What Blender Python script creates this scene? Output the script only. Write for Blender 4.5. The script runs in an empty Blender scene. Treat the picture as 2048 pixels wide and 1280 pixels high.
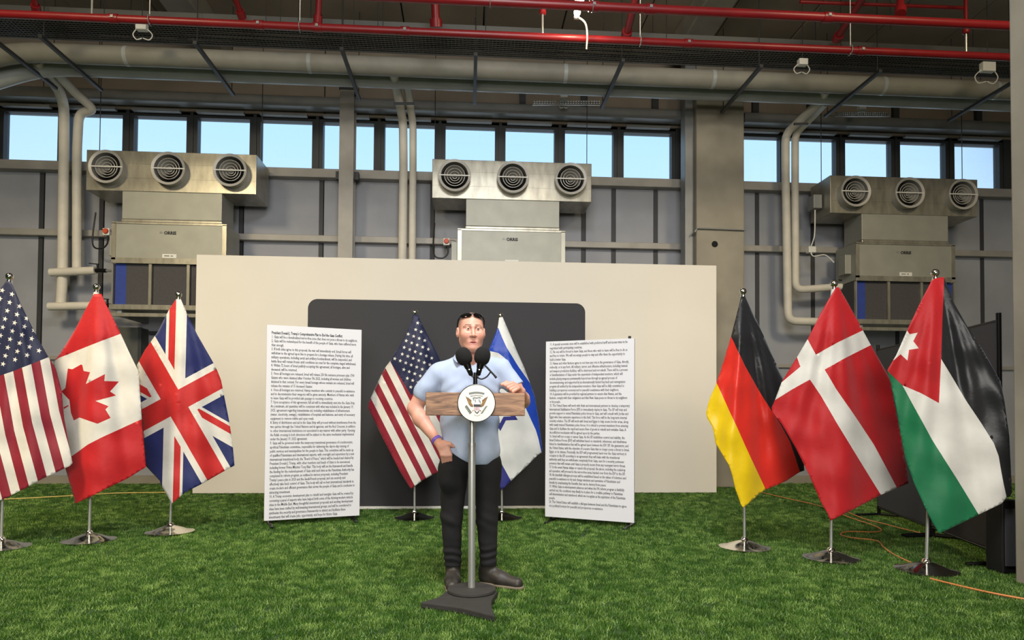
import bpy, bmesh, math, random
import numpy as np
from mathutils import Vector, Matrix
from mathutils.geometry import delaunay_2d_cdt

random.seed(7)
SC = bpy.context.scene
COL = SC.collection

# ---------------------------------------------------------------- camera
FPX, CY = 1350.0, 789.5                       # focal length and principal row, in pixels of a 2048x1280 frame
YAW, PITCH, ROLL, CAMH = math.radians(3.778), math.radians(1.395), math.radians(0.3665), 1.15
CAM = np.array([0.0, 0.0, CAMH])
_f = np.array([math.sin(YAW) * math.cos(PITCH), math.cos(YAW) * math.cos(PITCH), math.sin(PITCH)])
_r = np.array([math.cos(YAW), -math.sin(YAW), 0.0])
_u = np.cross(_r, _f)
_r, _u = math.cos(ROLL) * _r + math.sin(ROLL) * _u, -math.sin(ROLL) * _r + math.cos(ROLL) * _u
cam_data = bpy.data.cameras.new('camera')
cam_data.sensor_width = 36.0
cam_data.lens = FPX / 2048 * 36.0
cam_data.shift_y = (CY - 640) / 2048
cam_data.clip_end = 200
cam = bpy.data.objects.new('camera', cam_data)
COL.objects.link(cam)
cam.matrix_world = Matrix(((_r[0], _u[0], -_f[0], CAM[0]), (_r[1], _u[1], -_f[1], CAM[1]),
                           (_r[2], _u[2], -_f[2], CAM[2]), (0, 0, 0, 1)))
SC.camera = cam

# ---------------------------------------------------------------- sky
world = bpy.data.worlds.new('world')
SC.world = world
world.use_nodes = True
wt = world.node_tree
wt.nodes.clear()
wo = wt.nodes.new('ShaderNodeOutputWorld')
wb = wt.nodes.new('ShaderNodeBackground')
wb.inputs['Strength'].default_value = 1.35
tc = wt.nodes.new('ShaderNodeTexCoord')
sx = wt.nodes.new('ShaderNodeSeparateXYZ')
rp = wt.nodes.new('ShaderNodeValToRGB')
rp.color_ramp.elements[0].position = 0.0
rp.color_ramp.elements[0].color = (0.72, 0.85, 0.98, 1)
rp.color_ramp.elements[1].position = 0.9
rp.color_ramp.elements[1].color = (0.16, 0.36, 0.75, 1)
e = rp.color_ramp.elements.new(0.40)
e.color = (0.40, 0.66, 0.97, 1)
wt.links.new(tc.outputs['Generated'], sx.inputs[0])
wt.links.new(sx.outputs['Z'], rp.inputs[0])
wt.links.new(rp.outputs[0], wb.inputs['Color'])
wt.links.new(wb.outputs[0], wo.inputs['Surface'])

# ---------------------------------------------------------------- hall lamps (high-bay panels, above and behind the camera) and an added fill light
def area_lamp(name, loc, size, power, color, aim=None, spread=180):
    d = bpy.data.lights.new(name, 'AREA')
    d.shape = 'RECTANGLE'
    d.size, d.size_y = size
    d.energy = power
    d.color = color
    d.spread = math.radians(spread)
    o = bpy.data.objects.new(name, d)
    COL.objects.link(o)
    o.location = loc
    if aim:
        o.rotation_euler = (Vector(aim) - Vector(loc)).to_track_quat('-Z', 'Y').to_euler()
    return o
WARM, COOL = (1.0, 0.83, 0.54), (0.95, 0.97, 1.0)
area_lamp('high_bay_lamp', (-5.2, 3.0, 6.4), (1.2, 1.2), 250, WARM, (-4.8, 6.6, 0.0), 125)
area_lamp('high_bay_lamp', (0.4, 1.6, 6.4), (2.0, 1.2), 200, COOL, (0.3, 6.2, 0.0), 125)
area_lamp('high_bay_lamp', (5.6, 2.8, 6.4), (1.2, 1.2), 165, WARM, (5.2, 6.8, 0.0), 125)
area_lamp('front_fill', (0.0, -6.0, 3.6), (6.5, 4.0), 540, (1.0, 0.96, 0.89), (0.0, 6.0, 1.6), 150)  # added fill from behind the camera; the hall has no opening there

vs = SC.view_settings
vs.view_transform = 'Standard'
vs.look = 'None'
vs.exposure = 0.1
vs.gamma = 1.0
vs.use_curve_mapping = False

# ---------------------------------------------------------------- measuring helpers (pixel of the photo -> place in the hall)
def ray(px, py):
    d = (px - 1024) / FPX * _r - (py - CY) / FPX * _u + _f
    return d
def P(px, py, Y):                               # the point seen at a pixel, at room depth Y
    d = ray(px, py)
    return Vector(CAM + d * (Y / d[1]))
def G(px, py, z=0.0):                           # the point seen at a pixel, at height z
    d = ray(px, py)
    return Vector(CAM + d * ((z - CAMH) / d[2]))

# ---------------------------------------------------------------- materials
MATS = {}
def srgb(c):
    return tuple(((v / 255) / 12.92 if v / 255 <= 0.04045 else ((v / 255 + 0.055) / 1.055) ** 2.4) for v in c)
def mat(name, rgb, rough=0.6, metal=0.0, var=0.0, scale=8.0, bump=0.0, bscale=60.0, stretch=(1, 1, 1), spec=0.5, emit=0.0,
        sheen=0.0, rgb2=None, detail=4.0):
    if name in MATS:
        return MATS[name]
    m = bpy.data.materials.new(name)
    m.use_nodes = True
    nt = m.node_tree
    b = nt.nodes['Principled BSDF']
    c = srgb(rgb)
    b.inputs['Base Color'].default_value = (*c, 1)
    b.inputs['Roughness'].default_value = rough
    b.inputs['Metallic'].default_value = metal
    b.inputs['Specular IOR Level'].default_value = spec
    if sheen:
        b.inputs['Sheen Weight'].default_value = sheen
    if emit:
        b.inputs['Emission Color'].default_value = (*c, 1)
        b.inputs['Emission Strength'].default_value = emit
    if var or bump:
        co = nt.nodes.new('ShaderNodeTexCoord')
        mp = nt.nodes.new('ShaderNodeMapping')
        mp.inputs['Scale'].default_value = stretch
        nt.links.new(co.outputs['Object'], mp.inputs[0])
    if var:
        n = nt.nodes.new('ShaderNodeTexNoise')
        n.inputs['Scale'].default_value = scale
        n.inputs['Detail'].default_value = detail
        nt.links.new(mp.outputs[0], n.inputs['Vector'])
        r = nt.nodes.new('ShaderNodeValToRGB')
        c2 = srgb(rgb2) if rgb2 else tuple(min(1, v * (1 + var)) for v in c)
        c1 = c if rgb2 else tuple(v * (1 - var) for v in c)
        r.color_ramp.elements[0].position = 0.3
        r.color_ramp.elements[1].position = 0.7
        r.color_ramp.elements[0].color = (*c1, 1)
        r.color_ramp.elements[1].color = (*c2, 1)
        nt.links.new(n.outputs['Fac'], r.inputs[0])
        nt.links.new(r.outputs[0], b.inputs['Base Color'])
    if bump:
        n2 = nt.nodes.new('ShaderNodeTexNoise')
        n2.inputs['Scale'].default_value = bscale
        nt.links.new(mp.outputs[0], n2.inputs['Vector'])
        bm = nt.nodes.new('ShaderNodeBump')
        bm.inputs['Strength'].default_value = bump
        bm.inputs['Distance'].default_value = 0.01
        nt.links.new(n2.outputs['Fac'], bm.inputs['Height'])
        nt.links.new(bm.outputs[0], b.inputs['Normal'])
    MATS[name] = m
    return m
def glass_mat():
    m = bpy.data.materials.new('window_glass')
    m.use_nodes = True
    nt = m.node_tree
    nt.nodes.clear()
    o = nt.nodes.new('ShaderNodeOutputMaterial')
    t = nt.nodes.new('ShaderNodeBsdfTransparent')
    t.inputs[0].default_value = (0.96, 0.98, 0.99, 1)
    g = nt.nodes.new('ShaderNodeBsdfGlossy')
    g.inputs['Roughness'].default_value = 0.02
    fr = nt.nodes.new('ShaderNodeFresnel')
    fr.inputs[0].default_value = 1.45
    mx = nt.nodes.new('ShaderNodeMixShader')
    nt.links.new(fr.outputs[0], mx.inputs[0])
    nt.links.new(t.outputs[0], mx.inputs[1])
    nt.links.new(g.outputs[0], mx.inputs[2])
    nt.links.new(mx.outputs[0], o.inputs[0])
    MATS['glass'] = m
    return m
glass_mat()
mat('panel', (152, 154, 160), 0.65, var=0.10, scale=1.5)
mat('panel_dark', (54, 55, 58), 0.6)
mat('steel_grey', (140, 141, 140), 0.5, 0.3, var=0.12, scale=3)
mat('steel_rail', (158, 154, 147), 0.55, 0.2, var=0.12, scale=3)
mat('frame_dark', (52, 54, 55), 0.5, 0.2)
mat('concrete', (148, 141, 126), 0.85, var=0.14, scale=2.2, bump=0.15, bscale=18)
mat('concrete_dark', (138, 126, 110), 0.9, var=0.15, scale=1.2, bump=0.15, bscale=12)
mat('ceiling_concrete', (150, 138, 120), 0.9, var=0.15, scale=1.0, bump=0.1, bscale=10)
mat('insulation', (152, 149, 138), 0.6, var=0.07, scale=5, bump=0.25, bscale=14)
mat('insulation_grey', (176, 180, 180), 0.4, var=0.08, scale=3, bump=0.1, bscale=14)  # grey puts the window light on the rear main into its colour
mat('insulation_branch', (214, 208, 194), 0.6, var=0.07, scale=5, bump=0.25, bscale=14)  # same cream insulation, lightened to stand in for stronger light on the branches
mat('galvanised', (164, 160, 146), 0.36, 0.6, var=0.22, scale=5, bump=0.06, bscale=7, detail=10, stretch=(2.2, 1, 0.7))  # noise holds zinc spangle and streaky reflections put into the colour
mat('galvanised_body', (158, 158, 148), 0.5, 0.3, var=0.07, scale=4)
mat('diffuser_grey', (178, 175, 168), 0.45, 0.15)
mat('dark_void', (18, 18, 18), 0.9)
mat('filter_dark', (70, 68, 68), 0.8, var=0.1, scale=30)
mat('filter_blue', (40, 62, 142), 0.7, var=0.1, scale=20)
mat('red_paint', (128, 22, 28), 0.38, 0.0, var=0.12, scale=4)
mat('black_plastic', (18, 18, 19), 0.5)
mat('black_metal', (24, 24, 25), 0.35, 0.5)
mat('white_plastic', (226, 224, 216), 0.5)
mat('chrome', (225, 222, 214), 0.10, 1.0)
mat('steel_pole', (205, 205, 202), 0.33, 0.75)
mat('backdrop_white', (226, 220, 208), 0.8, var=0.02, scale=1.5)
mat('backdrop_black', (54, 54, 57), 0.85, var=0.05, scale=60)
mat('board_white', (218, 218, 223), 0.6)
mat('ink', (40, 40, 42), 0.7)
mat('screen_fabric', (66, 65, 67), 0.9, var=0.06, scale=50)
mat('orange_cord', (214, 134, 74), 0.5)
mat('yellow_cord', (206, 178, 92), 0.5)
mat('turf_base', (40, 66, 22), 0.9, var=0.2, scale=6)
mat('duct_grey', (74, 76, 72), 0.7, var=0.15, scale=6)
mat('strut', (64, 65, 66), 0.5, 0.5)
mat('tray', (104, 104, 100), 0.5, 0.3)
mat('lamp_glow', (255, 232, 190), 0.5, emit=60.0)
mat('sock_orange', (206, 82, 48), 0.5)

# ---------------------------------------------------------------- mesh building helpers
class MB:
    def __init__(self):
        self.v, self.f, self.mi = [], [], []
    def add(self, vs_, fs_, mi=0):
        o = len(self.v)
        self.v += [tuple(p) for p in vs_]
        self.f += [tuple(i + o for i in q) for q in fs_]
        self.mi += [mi] * len(fs_)
        return self
    def box(self, lo, hi, mi=0):
        x0, y0, z0 = lo
        x1, y1, z1 = hi
        return self.add([(x0, y0, z0), (x1, y0, z0), (x1, y1, z0), (x0, y1, z0), (x0, y0, z1), (x1, y0, z1), (x1, y1, z1), (x0, y1, z1)],
                        [(0, 3, 2, 1), (4, 5, 6, 7), (0, 1, 5, 4), (1, 2, 6, 5), (2, 3, 7, 6), (3, 0, 4, 7)], mi)
    def bar(self, a, b, w, h, up=(0, 0, 1), mi=0):       # a straight bar of section w x h
        a, b = Vector(a), Vector(b)
        d = (b - a).normalized()
        s = d.cross(Vector(up))
        if s.length < 1e-4:
            s = d.cross(Vector((1, 0, 0)))
        s.normalize()
        t = s.cross(d).normalized()
        q = [s * (w / 2 * i) + t * (h / 2 * j) for i, j in ((-1, -1), (1, -1), (1, 1), (-1, 1))]
        return self.add([a + k for k in q] + [b + k for k in q],
                        [(3, 2, 1, 0), (4, 5, 6, 7), (0, 1, 5, 4), (1, 2, 6, 5), (2, 3, 7, 6), (3, 0, 4, 7)], mi)
    def tube(self, pts, r, n=12, mi=0, caps=True, closed=False):
        pts = [Vector(p) for p in pts]
        rs = r if isinstance(r, (list, tuple)) else [r] * len(pts)
        rings = []
        nrm = None
        m = len(pts)
        for i, p in enumerate(pts):
            if closed:
                d = (pts[(i + 1) % m] - pts[i - 1]).normalized()
            else:
                d = (pts[min(i + 1, m - 1)] - pts[max(i - 1, 0)]).normalized()
            if nrm is None:
                nrm = d.cross(Vector((0, 0, 1)))
                if nrm.length < 1e-3:
                    nrm = d.cross(Vector((1, 0, 0)))
            nrm = (nrm - d * nrm.dot(d)).normalized()
            bn = d.cross(nrm)
            rings.append([p + (nrm * math.cos(2 * math.pi * k / n) + bn * math.sin(2 * math.pi * k / n)) * rs[i] for k in range(n)])
        vv = [q for ring in rings for q in ring]
        ff = []
        for i in range(m if closed else m - 1):
            j = (i + 1) % m
            for k in range(n):
                l = (k + 1) % n
                ff.append((i * n + k, i * n + l, j * n + l, j * n + k))
        if caps and not closed:
            ff.append(tuple(range(n - 1, -1, -1)))
            ff.append(tuple((m - 1) * n + k for k in range(n)))
        return self.add(vv, ff, mi)
    def lathe(self, prof, n=32, mi=0, axis='z', o=(0, 0, 0)):   # prof: (radius, height) pairs
        vv, ff = [], []
        for r, h in prof:
            for k in range(n):
                a = 2 * math.pi * k / n
                c, s = r * math.cos(a), r * math.sin(a)
                vv.append((o[0] + c, o[1] + s, o[2] + h) if axis == 'z' else (o[0] + c, o[1] + h, o[2] + s))
        for i in range(len(prof) - 1):
            for k in range(n):
                l = (k + 1) % n
                q = (i * n + k, i * n + l, (i + 1) * n + l, (i + 1) * n + k)
                ff.append(q if axis == 'z' else q[::-1])
        return self.add(vv, ff, mi)
    def prism(self, poly, d, mi=0):                      # poly: list of 3D points in order, pushed along d
        n = len(poly)
        a = [Vector(p) for p in poly]
        d = Vector(d)
        return self.add(a + [p + d for p in a], [tuple(range(n)), tuple(range(2 * n - 1, n - 1, -1))] +
                        [(i, i + n, (i + 1) % n + n, (i + 1) % n) for i in range(n)], mi)
    def build(self, name, mats, parent=None, smooth=False, bevel=0.0):
        me = bpy.data.meshes.new(name)
        me.from_pydata(self.v, [], self.f)
        for m in (mats if isinstance(mats, (list, tuple)) else [mats]):
            me.materials.append(MATS[m] if isinstance(m, str) else m)
        if len(set(self.mi)) > 1:
            me.polygons.foreach_set('material_index', self.mi)
        bm = bmesh.new()
        bm.from_mesh(me)
        bmesh.ops.recalc_face_normals(bm, faces=bm.faces)
        bm.to_mesh(me)
        bm.free()
        me.update()
        o = bpy.data.objects.new(name, me)
        COL.objects.link(o)
        if smooth:
            me.polygons.foreach_set('use_smooth', [True] * len(me.polygons))
            try:
                me.set_sharp_from_angle(angle=math.radians(40))
            except Exception:
                pass
        if bevel:
            b = o.modifiers.new('bevel', 'BEVEL')
            b.width = bevel
            b.segments = 2
            b.limit_method = 'ANGLE'
        if parent:
            setp(o, parent)
        return o
def setp(o, parent):                                     # parts are built in hall coordinates; only a root carries an offset
    o.parent = parent
    if parent.parent is None:
        o.matrix_parent_inverse = Matrix.Translation(-Vector(parent.location))
def tag(o, label=None, cat=None, group=None, kind=None):
    if label: o['label'] = label
    if cat: o['category'] = cat
    if group: o['group'] = group
    if kind: o['kind'] = kind
    return o
def thing(name, loc, label, cat, group=None):
    o = bpy.data.objects.new(name, None)
    o.empty_display_size = 0.1
    COL.objects.link(o)
    o.location = loc
    return tag(o, label, cat, group)
def struct(o, label=None, cat=None):
    return tag(o, label, cat, kind='structure')
def bend(pts, r=0.12, n=5):                              # rounds the corners of a polyline
    pts = [Vector(p) for p in pts]
    out = [pts[0]]
    for a, b, c in zip(pts, pts[1:], pts[2:]):
        ra = min(r, (a - b).length * 0.45, (c - b).length * 0.45)
        p, q = b + (a - b).normalized() * ra, b + (c - b).normalized() * ra
        for i in range(n + 1):
            t = i / n
            out.append(p * (1 - t) ** 2 + b * (2 * t * (1 - t)) + q * t * t)
    out.append(pts[-1])
    return out
def spline(pts, n=8):                                    # Catmull-Rom through the points
    pts = [Vector(p) for p in pts]
    out = []
    for i in range(len(pts) - 1):
        p0, p1, p2, p3 = pts[max(i - 1, 0)], pts[i], pts[i + 1], pts[min(i + 2, len(pts) - 1)]
        for k in range(n):
            t = k / n
            out.append(0.5 * ((2 * p1) + (p2 - p0) * t + (2 * p0 - 5 * p1 + 4 * p2 - p3) * t * t + (3 * p1 - p0 - 3 * p2 + p3) * t ** 3))
    out.append(pts[-1])
    return out

# ================================================================ THE HALL
WY = 10.85                                              # room-side face of the back wall
fl = MB().box((-13, -8, -0.16), (12, 11.1, -0.012)).build('floor', 'turf_base')
struct(fl, 'green artificial turf floor of the hall', 'floor')

# ceiling: concrete planks with open joints
cl = struct(MB().box((-13, -8, 7.06), (12, 11.1, 7.2)).build('ceiling', 'dark_void'), 'dark concrete plank ceiling', 'ceiling')
for k in range(21):
    x0 = -13 + k * 1.2
    dz = 0.012 * ((k * 7) % 3)
    MB().box((x0 + 0.012, -8, 6.98 + dz), (x0 + 1.188, 10.85, 7.06)).build('plank', 'ceiling_concrete', cl)

# back wall: backing, panels with dark joints, window band
wall = struct(MB().box((-13, WY + 0.06, -0.012), (12, WY + 0.25, 4.9)).box((-13, WY + 0.02, 5.80), (12, WY + 0.25, 7.06)).build('wall_back', 'panel_dark'),
              'grey panelled back wall with a band of high windows', 'wall')
joints = [-13, -11.2, -9.4, -7.9, -6.594, -5.698, -3.576, -2.333, -0.576, 1.2, 1.876, 2.372, 3.072, 3.55, 4.5, 4.786, 5.739, 7.2, 8.707, 10.2, 12]
for a, b in zip(joints, joints[1:]):
    for z0, z1 in ((0.0, 3.83), (3.86, 4.86)):
        MB().box((a + 0.03, WY, z0), (b - 0.03, WY + 0.08, z1)).build('panel', 'panel', wall, bevel=0.006)
    MB().box((a - 0.045, WY - 0.012, 0.0), (a + 0.02, WY + 0.07, 4.86)).build('stud', 'panel_dark', wall)
for k, (a, b) in enumerate(((-13, -6.6), (-6.6, -2.3), (-2.3, 3.5), (4.5, 8.7), (8.7, 12))):
    MB().box((a, WY - 0.02, 5.84), (b - 0.02, WY + 0.06, 6.98)).build('concrete_panel', 'concrete_dark', wall)
for px in (1045, 1168, 1310, 1510, 1620, 1790, 1955):   # dark fixing stubs above the windows
    c = P(px, 195, WY - 0.05)
    MB().box((c.x - 0.05, WY - 0.09, 5.98), (c.x + 0.05, WY - 0.02, 6.5)).build('fixing_stub', 'frame_dark', wall)

struct(MB().box((-13, WY - 0.17, 4.80), (3.5, WY, 4.94)).box((4.45, WY - 0.17, 4.80), (12, WY, 4.94)).build('trim_1', 'steel_rail', bevel=0.008),
       'grey steel ledge under the high windows', 'ledge')
struct(MB().box((-13, WY - 0.12, 3.80), (3.5, WY, 3.90)).box((4.45, WY - 0.12, 3.80), (12, WY, 3.90)).build('trim_2', 'steel_rail', bevel=0.008),
       'grey steel rail across the middle of the wall panels', 'rail')
struct(MB().box((-13, WY - 0.30, 5.86), (3.5, WY - 0.10, 6.02)).box((4.45, WY - 0.30, 5.86), (12, WY - 0.10, 6.02)).build('trim_3', 'steel_grey', bevel=0.01),
       'grey steel tube running above the high windows', 'rail')
struct(MB().box((-13, -0.0 + WY - 0.06, -0.012), (12, WY, 0.12)).build('baseboard_back', 'concrete'), 'pale concrete plinth at the foot of the back wall', 'baseboard')

lefts = [-7.214 + 0.975 * k for k in range(-2, 11)] + [4.385 + 0.9645 * k for k in range(5)]
W_, Z0, Z1 = 0.805, 4.975, 5.757
n_win = 0
for i, x in enumerate(lefts):
    n_win += 1
    w = struct(thing('window_%d' % n_win, (x, WY, Z0), 'square fixed window with a dark frame in the high window band', 'window',
                     'high windows along the back wall'))
    f = MB()
    f.box((x - 0.06, WY + 0.02, Z0 - 0.07), (x + W_ + 0.06, WY + 0.16, Z0))
    f.box((x - 0.06, WY + 0.02, Z1), (x + W_ + 0.06, WY + 0.16, Z1 + 0.09))
    f.box((x - 0.06, WY + 0.02, Z0), (x, WY + 0.16, Z1))
    f.box((x + W_, WY + 0.02, Z0), (x + W_ + 0.06, WY + 0.16, Z1))
    f.build('window_frame', 'frame_dark', w)
    MB().box((x, WY + 0.10, Z0), (x + W_, WY + 0.106, Z1)).build('pane', 'glass', w)
    MB().box((x + 0.02, WY - 0.10, Z1 + 0.035), (x + W_ - 0.06, WY - 0.02, Z1 + 0.075)).build('head_rail', 'steel_grey', w)
    nx = lefts[i + 1] if i + 1 < len(lefts) else 12
    if i == 0:
        MB().box((-13, WY + 0.03, 4.9), (x - 0.06, WY + 0.2, 5.85)).build('wall_pier', 'frame_dark', wall)
    MB().box((x + W_ + 0.06, WY + 0.0, 4.9), (nx - 0.06, WY + 0.2, 5.85)).build('mullion', 'frame_dark', wall)

# side and front walls that close the hall
struct(MB().box((-13.2, -8, 0), (-13, 11.1, 7.06)).build('wall_left', 'panel'), 'grey side wall of the hall', 'wall')
struct(MB().box((12, -8, 0), (12.2, 11.1, 7.06)).build('wall_right', 'panel'), 'grey side wall of the hall', 'wall')
struct(MB().box((-13, -8.2, 0), (12, -8, 7.06)).build('wall_front', 'panel'), 'grey wall behind the viewer', 'wall')

# concrete column on the back wall, its steel edge and the beam above
cx0, cx1 = P(1393, 400, 10.2).x, P(1489, 400, 10.2).x
cc = struct(MB().box((cx0, 10.2, -0.012), (cx1, WY + 0.05, 7.0)).build('concrete_column', 'concrete', bevel=0.02),
            'wide concrete column against the back wall beside the white screen', 'column')
hp = P(1430, 488, 10.19)
MB().lathe([(0.001, 0), (0.03, 0), (0.045, 0.004), (0.05, 0.012)], 20, axis='y', o=(hp.x, 10.186, hp.z)).build('hole', 'dark_void', cc)
MB().tube([(cx0 - 0.03, 10.2 - 0.03 + 0.5, 3.86), (cx0 - 0.03, 10.17, 3.95), (cx0, 10.165, 4.0), (cx1, 10.165, 3.99)], 0.012).build('conduit', 'steel_grey', cc)
sc_ = MB().box((cx0 - 0.14, 10.32, -0.012), (cx0 - 0.002, 10.55, 6.2))
sc_.add([(cx0 - 0.14, 10.32, 6.2), (cx0 - 0.002, 10.32, 6.2), (cx0 - 0.002, 10.55, 6.2), (cx0 - 0.14, 10.55, 6.2),
         (cx0 - 0.14, 10.32, 6.98), (cx0 + 0.16, 10.15, 6.98), (cx0 + 0.16, 10.55, 6.98), (cx0 - 0.14, 10.55, 6.98)],
        [(0, 1, 5, 4), (1, 2, 6, 5), (2, 3, 7, 6), (3, 0, 4, 7), (4, 5, 6, 7)])
sc_.build('steel_casing', 'steel_grey', cc, bevel=0.01)
bz = 6.62
q = G(1423, 82, bz)
struct(MB().box((q.x - 0.42, -8, bz), (q.x, 10.25, 6.99)).build('ceiling_beam', 'concrete', bevel=0.02), 'concrete beam running under the ceiling to the wide column', 'beam')
for bx in (q.x - 7.3, q.x + 7.7):
    struct(MB().box((bx - 0.42, -8, bz), (bx, 10.85, 6.99)).build('ceiling_beam', 'concrete', bevel=0.02), 'concrete beam running under the ceiling beyond the wide column', 'beam')

# steel I-column in front of the windows
a, b = P(677, 400, 10.5), P(706, 400, 10.5)
ic = thing('steel_column', ((a.x + b.x) / 2, 10.6, 0), 'grey steel I-section column in front of the windows', 'column')
struct(ic)
MB().box((a.x, 10.5, -0.012), (b.x, 10.515, 6.12)).build('flange', 'steel_rail', ic)
MB().box((a.x, 10.72, -0.012), (b.x, 10.735, 6.12)).build('flange', 'steel_rail', ic)
MB().box(((a.x + b.x) / 2 - 0.006, 10.515, -0.012), ((a.x + b.x) / 2 + 0.006, 10.72, 6.12)).build('web', 'steel_rail', ic)
MB().box((a.x - 0.01, 10.48, 6.12), (b.x + 0.01, 10.75, 6.15)).build('cap_plate', 'strut', ic)
MB().box((a.x + 0.06, 10.5, 6.15), (b.x - 0.05, 10.6, 6.30)).build('bracket_box', 'white_plastic', ic)
for s in (a.x - 0.06, b.x):
    MB().box((s, 10.56, 4.74), (s + 0.07, 10.66, 4.86)).build('clamp', 'strut', ic)

# near concrete column at the edge of the stage
nc = G(2030, 1163)
struct(MB().box((nc.x, nc.y - 0.7, -0.012), (nc.x + 0.7, nc.y, 7.0)).build('concrete_column', 'concrete', bevel=0.015),
       'rough square concrete column beside the black folding screen', 'column')

# ================================================================ ARTIFICIAL GRASS (one uncountable thing)
def grass():
    me = bpy.data.meshes.new('artificial_grass')
    vv, ff, dn = [], [], []
    seam = 4.03
    for (y0, y1, ny) in ((2.4, seam - 0.02, 6), (seam + 0.02, 10.8, 26)):
        nx = 60
        o = len(vv)
        for j in range(ny + 1):
            y = y0 + (y1 - y0) * j / ny
            for i in range(nx + 1):
                x = -9 + 19 * i / nx
                vv.append((x, y, -0.0115))
                vis = abs(x - 0.07 * y) < 0.80 * y + 0.8
                dn.append((900 if y < 6 else 520 if y < 8 else 330) if vis else 0)
        for j in range(ny):
            for i in range(nx):
                k = o + j * (nx + 1) + i
                ff.append((k, k + 1, k + nx + 2, k + nx + 1))
    me.from_pydata(vv, [], ff)
    at = me.attributes.new('dens', 'FLOAT', 'POINT')
    at.data.foreach_set('value', dn)
    m = bpy.data.materials.new('turf_blade')
    m.use_nodes = True
    nt = m.node_tree
    b = nt.nodes['Principled BSDF']
    b.inputs['Roughness'].default_value = 0.42
    b.inputs['Specular IOR Level'].default_value = 0.4
    oi = nt.nodes.new('ShaderNodeObjectInfo')
    rp_ = nt.nodes.new('ShaderNodeValToRGB')
    els = rp_.color_ramp.elements
    els[0].color = (*srgb((48, 78, 22)), 1)
    els[1].color = (*srgb((142, 172, 88)), 1)
    x_ = els.new(0.6)
    x_.color = (*srgb((68, 107, 34)), 1)
    nt.links.new(oi.outputs['Random'], rp_.inputs[0])
    nt.links.new(rp_.outputs[0], b.inputs['Base Color'])
    me.materials.append(m)
    o = bpy.data.objects.new('artificial_grass', me)
    COL.objects.link(o)
    tag(o, 'short green artificial grass pile covering the floor', 'artificial grass', kind='stuff')
    ng = bpy.data.node_groups.new('turf', 'GeometryNodeTree')
    ng.interface.new_socket('Geometry', in_out='INPUT', socket_type='NodeSocketGeometry')
    ng.interface.new_socket('Geometry', in_out='OUTPUT', socket_type='NodeSocketGeometry')
    N, L = ng.nodes.new, ng.links.new
    gi, go = N('NodeGroupInput'), N('NodeGroupOutput')
    cone = N('GeometryNodeMeshCone')
    cone.inputs['Vertices'].default_value = 3
    cone.inputs['Radius Top'].default_value = 0.0
    cone.inputs['Radius Bottom'].default_value = 0.0029
    cone.inputs['Depth'].default_value = 0.029
    pts = N('GeometryNodePoints')
    pts.inputs['Count'].default_value = 26
    rv = N('FunctionNodeRandomValue')
    rv.data_type = 'FLOAT_VECTOR'
    rv.inputs[0].default_value = (-0.034, -0.034, 0)
    rv.inputs[1].default_value = (0.034, 0.034, 0)
    L(rv.outputs[0], pts.inputs['Position'])
    ip = N('GeometryNodeInstanceOnPoints')
    rr = N('FunctionNodeRandomValue')
    rr.data_type = 'FLOAT_VECTOR'
    rr.inputs[0].default_value = (-1.0, -1.0, 0)
    rr.inputs[1].default_value = (1.0, 1.0, 6.28)
    rr.inputs['Seed'].default_value = 3
    rs = N('FunctionNodeRandomValue')
    rs.data_type = 'FLOAT'
    rs.inputs[2].default_value = 0.55
    rs.inputs[3].default_value = 1.15
    L(pts.outputs[0], ip.inputs['Points'])
    L(cone.outputs[0], ip.inputs['Instance'])
    L(rr.outputs[0], ip.inputs['Rotation'])
    L(rs.outputs[1], ip.inputs['Scale'])
    rl = N('GeometryNodeRealizeInstances')
    L(ip.outputs[0], rl.inputs[0])
    sm = N('GeometryNodeSetMaterial')
    sm.inputs['Material'].default_value = m
    L(rl.outputs[0], sm.inputs[0])
    dp = N('GeometryNodeDistributePointsOnFaces')
    na = N('GeometryNodeInputNamedAttribute')
    na.data_type = 'FLOAT'
    na.inputs['Name'].default_value = 'dens'
    L(gi.outputs[0], dp.inputs['Mesh'])
    L(na.outputs[0], dp.inputs['Density'])
    i2 = N('GeometryNodeInstanceOnPoints')
    r2 = N('FunctionNodeRandomValue')
    r2.data_type = 'FLOAT_VECTOR'
    r2.inputs[0].default_value = (0, 0, 0)
    r2.inputs[1].default_value = (0, 0, 6.28)
    L(dp.outputs[0], i2.inputs['Points'])
    L(sm.outputs[0], i2.inputs['Instance'])
    L(r2.outputs[0], i2.inputs['Rotation'])
    L(i2.outputs[0], go.inputs[0])
    md = o.modifiers.new('turf', 'NODES')
    md.node_group = ng
grass()

# ================================================================ OVERHEAD SERVICES
def one(name, mb, m, label, cat, group=None, smooth=True, bevel=0):
    return tag(mb.build(name, m, smooth=smooth, bevel=bevel), label, cat, group)

# the two thick insulated mains
main1 = bend([(11.5, 9.25, 5.87), (-6.15, 9.25, 5.87), (-7.2, 9.05, 5.30), (-8.5, 8.9, 5.2)], 0.5, 8)
main2 = bend([(11.5, 9.62, 5.87), (-5.9, 9.62, 5.87), (-6.9, 9.5, 5.42), (-8.5, 9.4, 5.35)], 0.4, 8)
p1 = thing('insulated_pipe_main', (0, 9.25, 5.87), 'thick cream insulated pipe under the cable tray', 'pipe')
MB().tube(main1, 0.125, 20).build('pipe_run', 'insulation', p1, smooth=True)
for x in (-4.6, -2.2, 1.3, 3.4, 5.9, 7.6):
    MB().tube([(x, 9.25, 5.87), (x + 0.05, 9.25, 5.87)], 0.128, 20).build('joint_band', 'insulation_grey', p1, smooth=True)
p2 = thing('insulated_pipe_main', (0, 9.62, 5.87), 'thick insulated pipe behind the cream one, coloured grey for window light', 'pipe')
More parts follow.
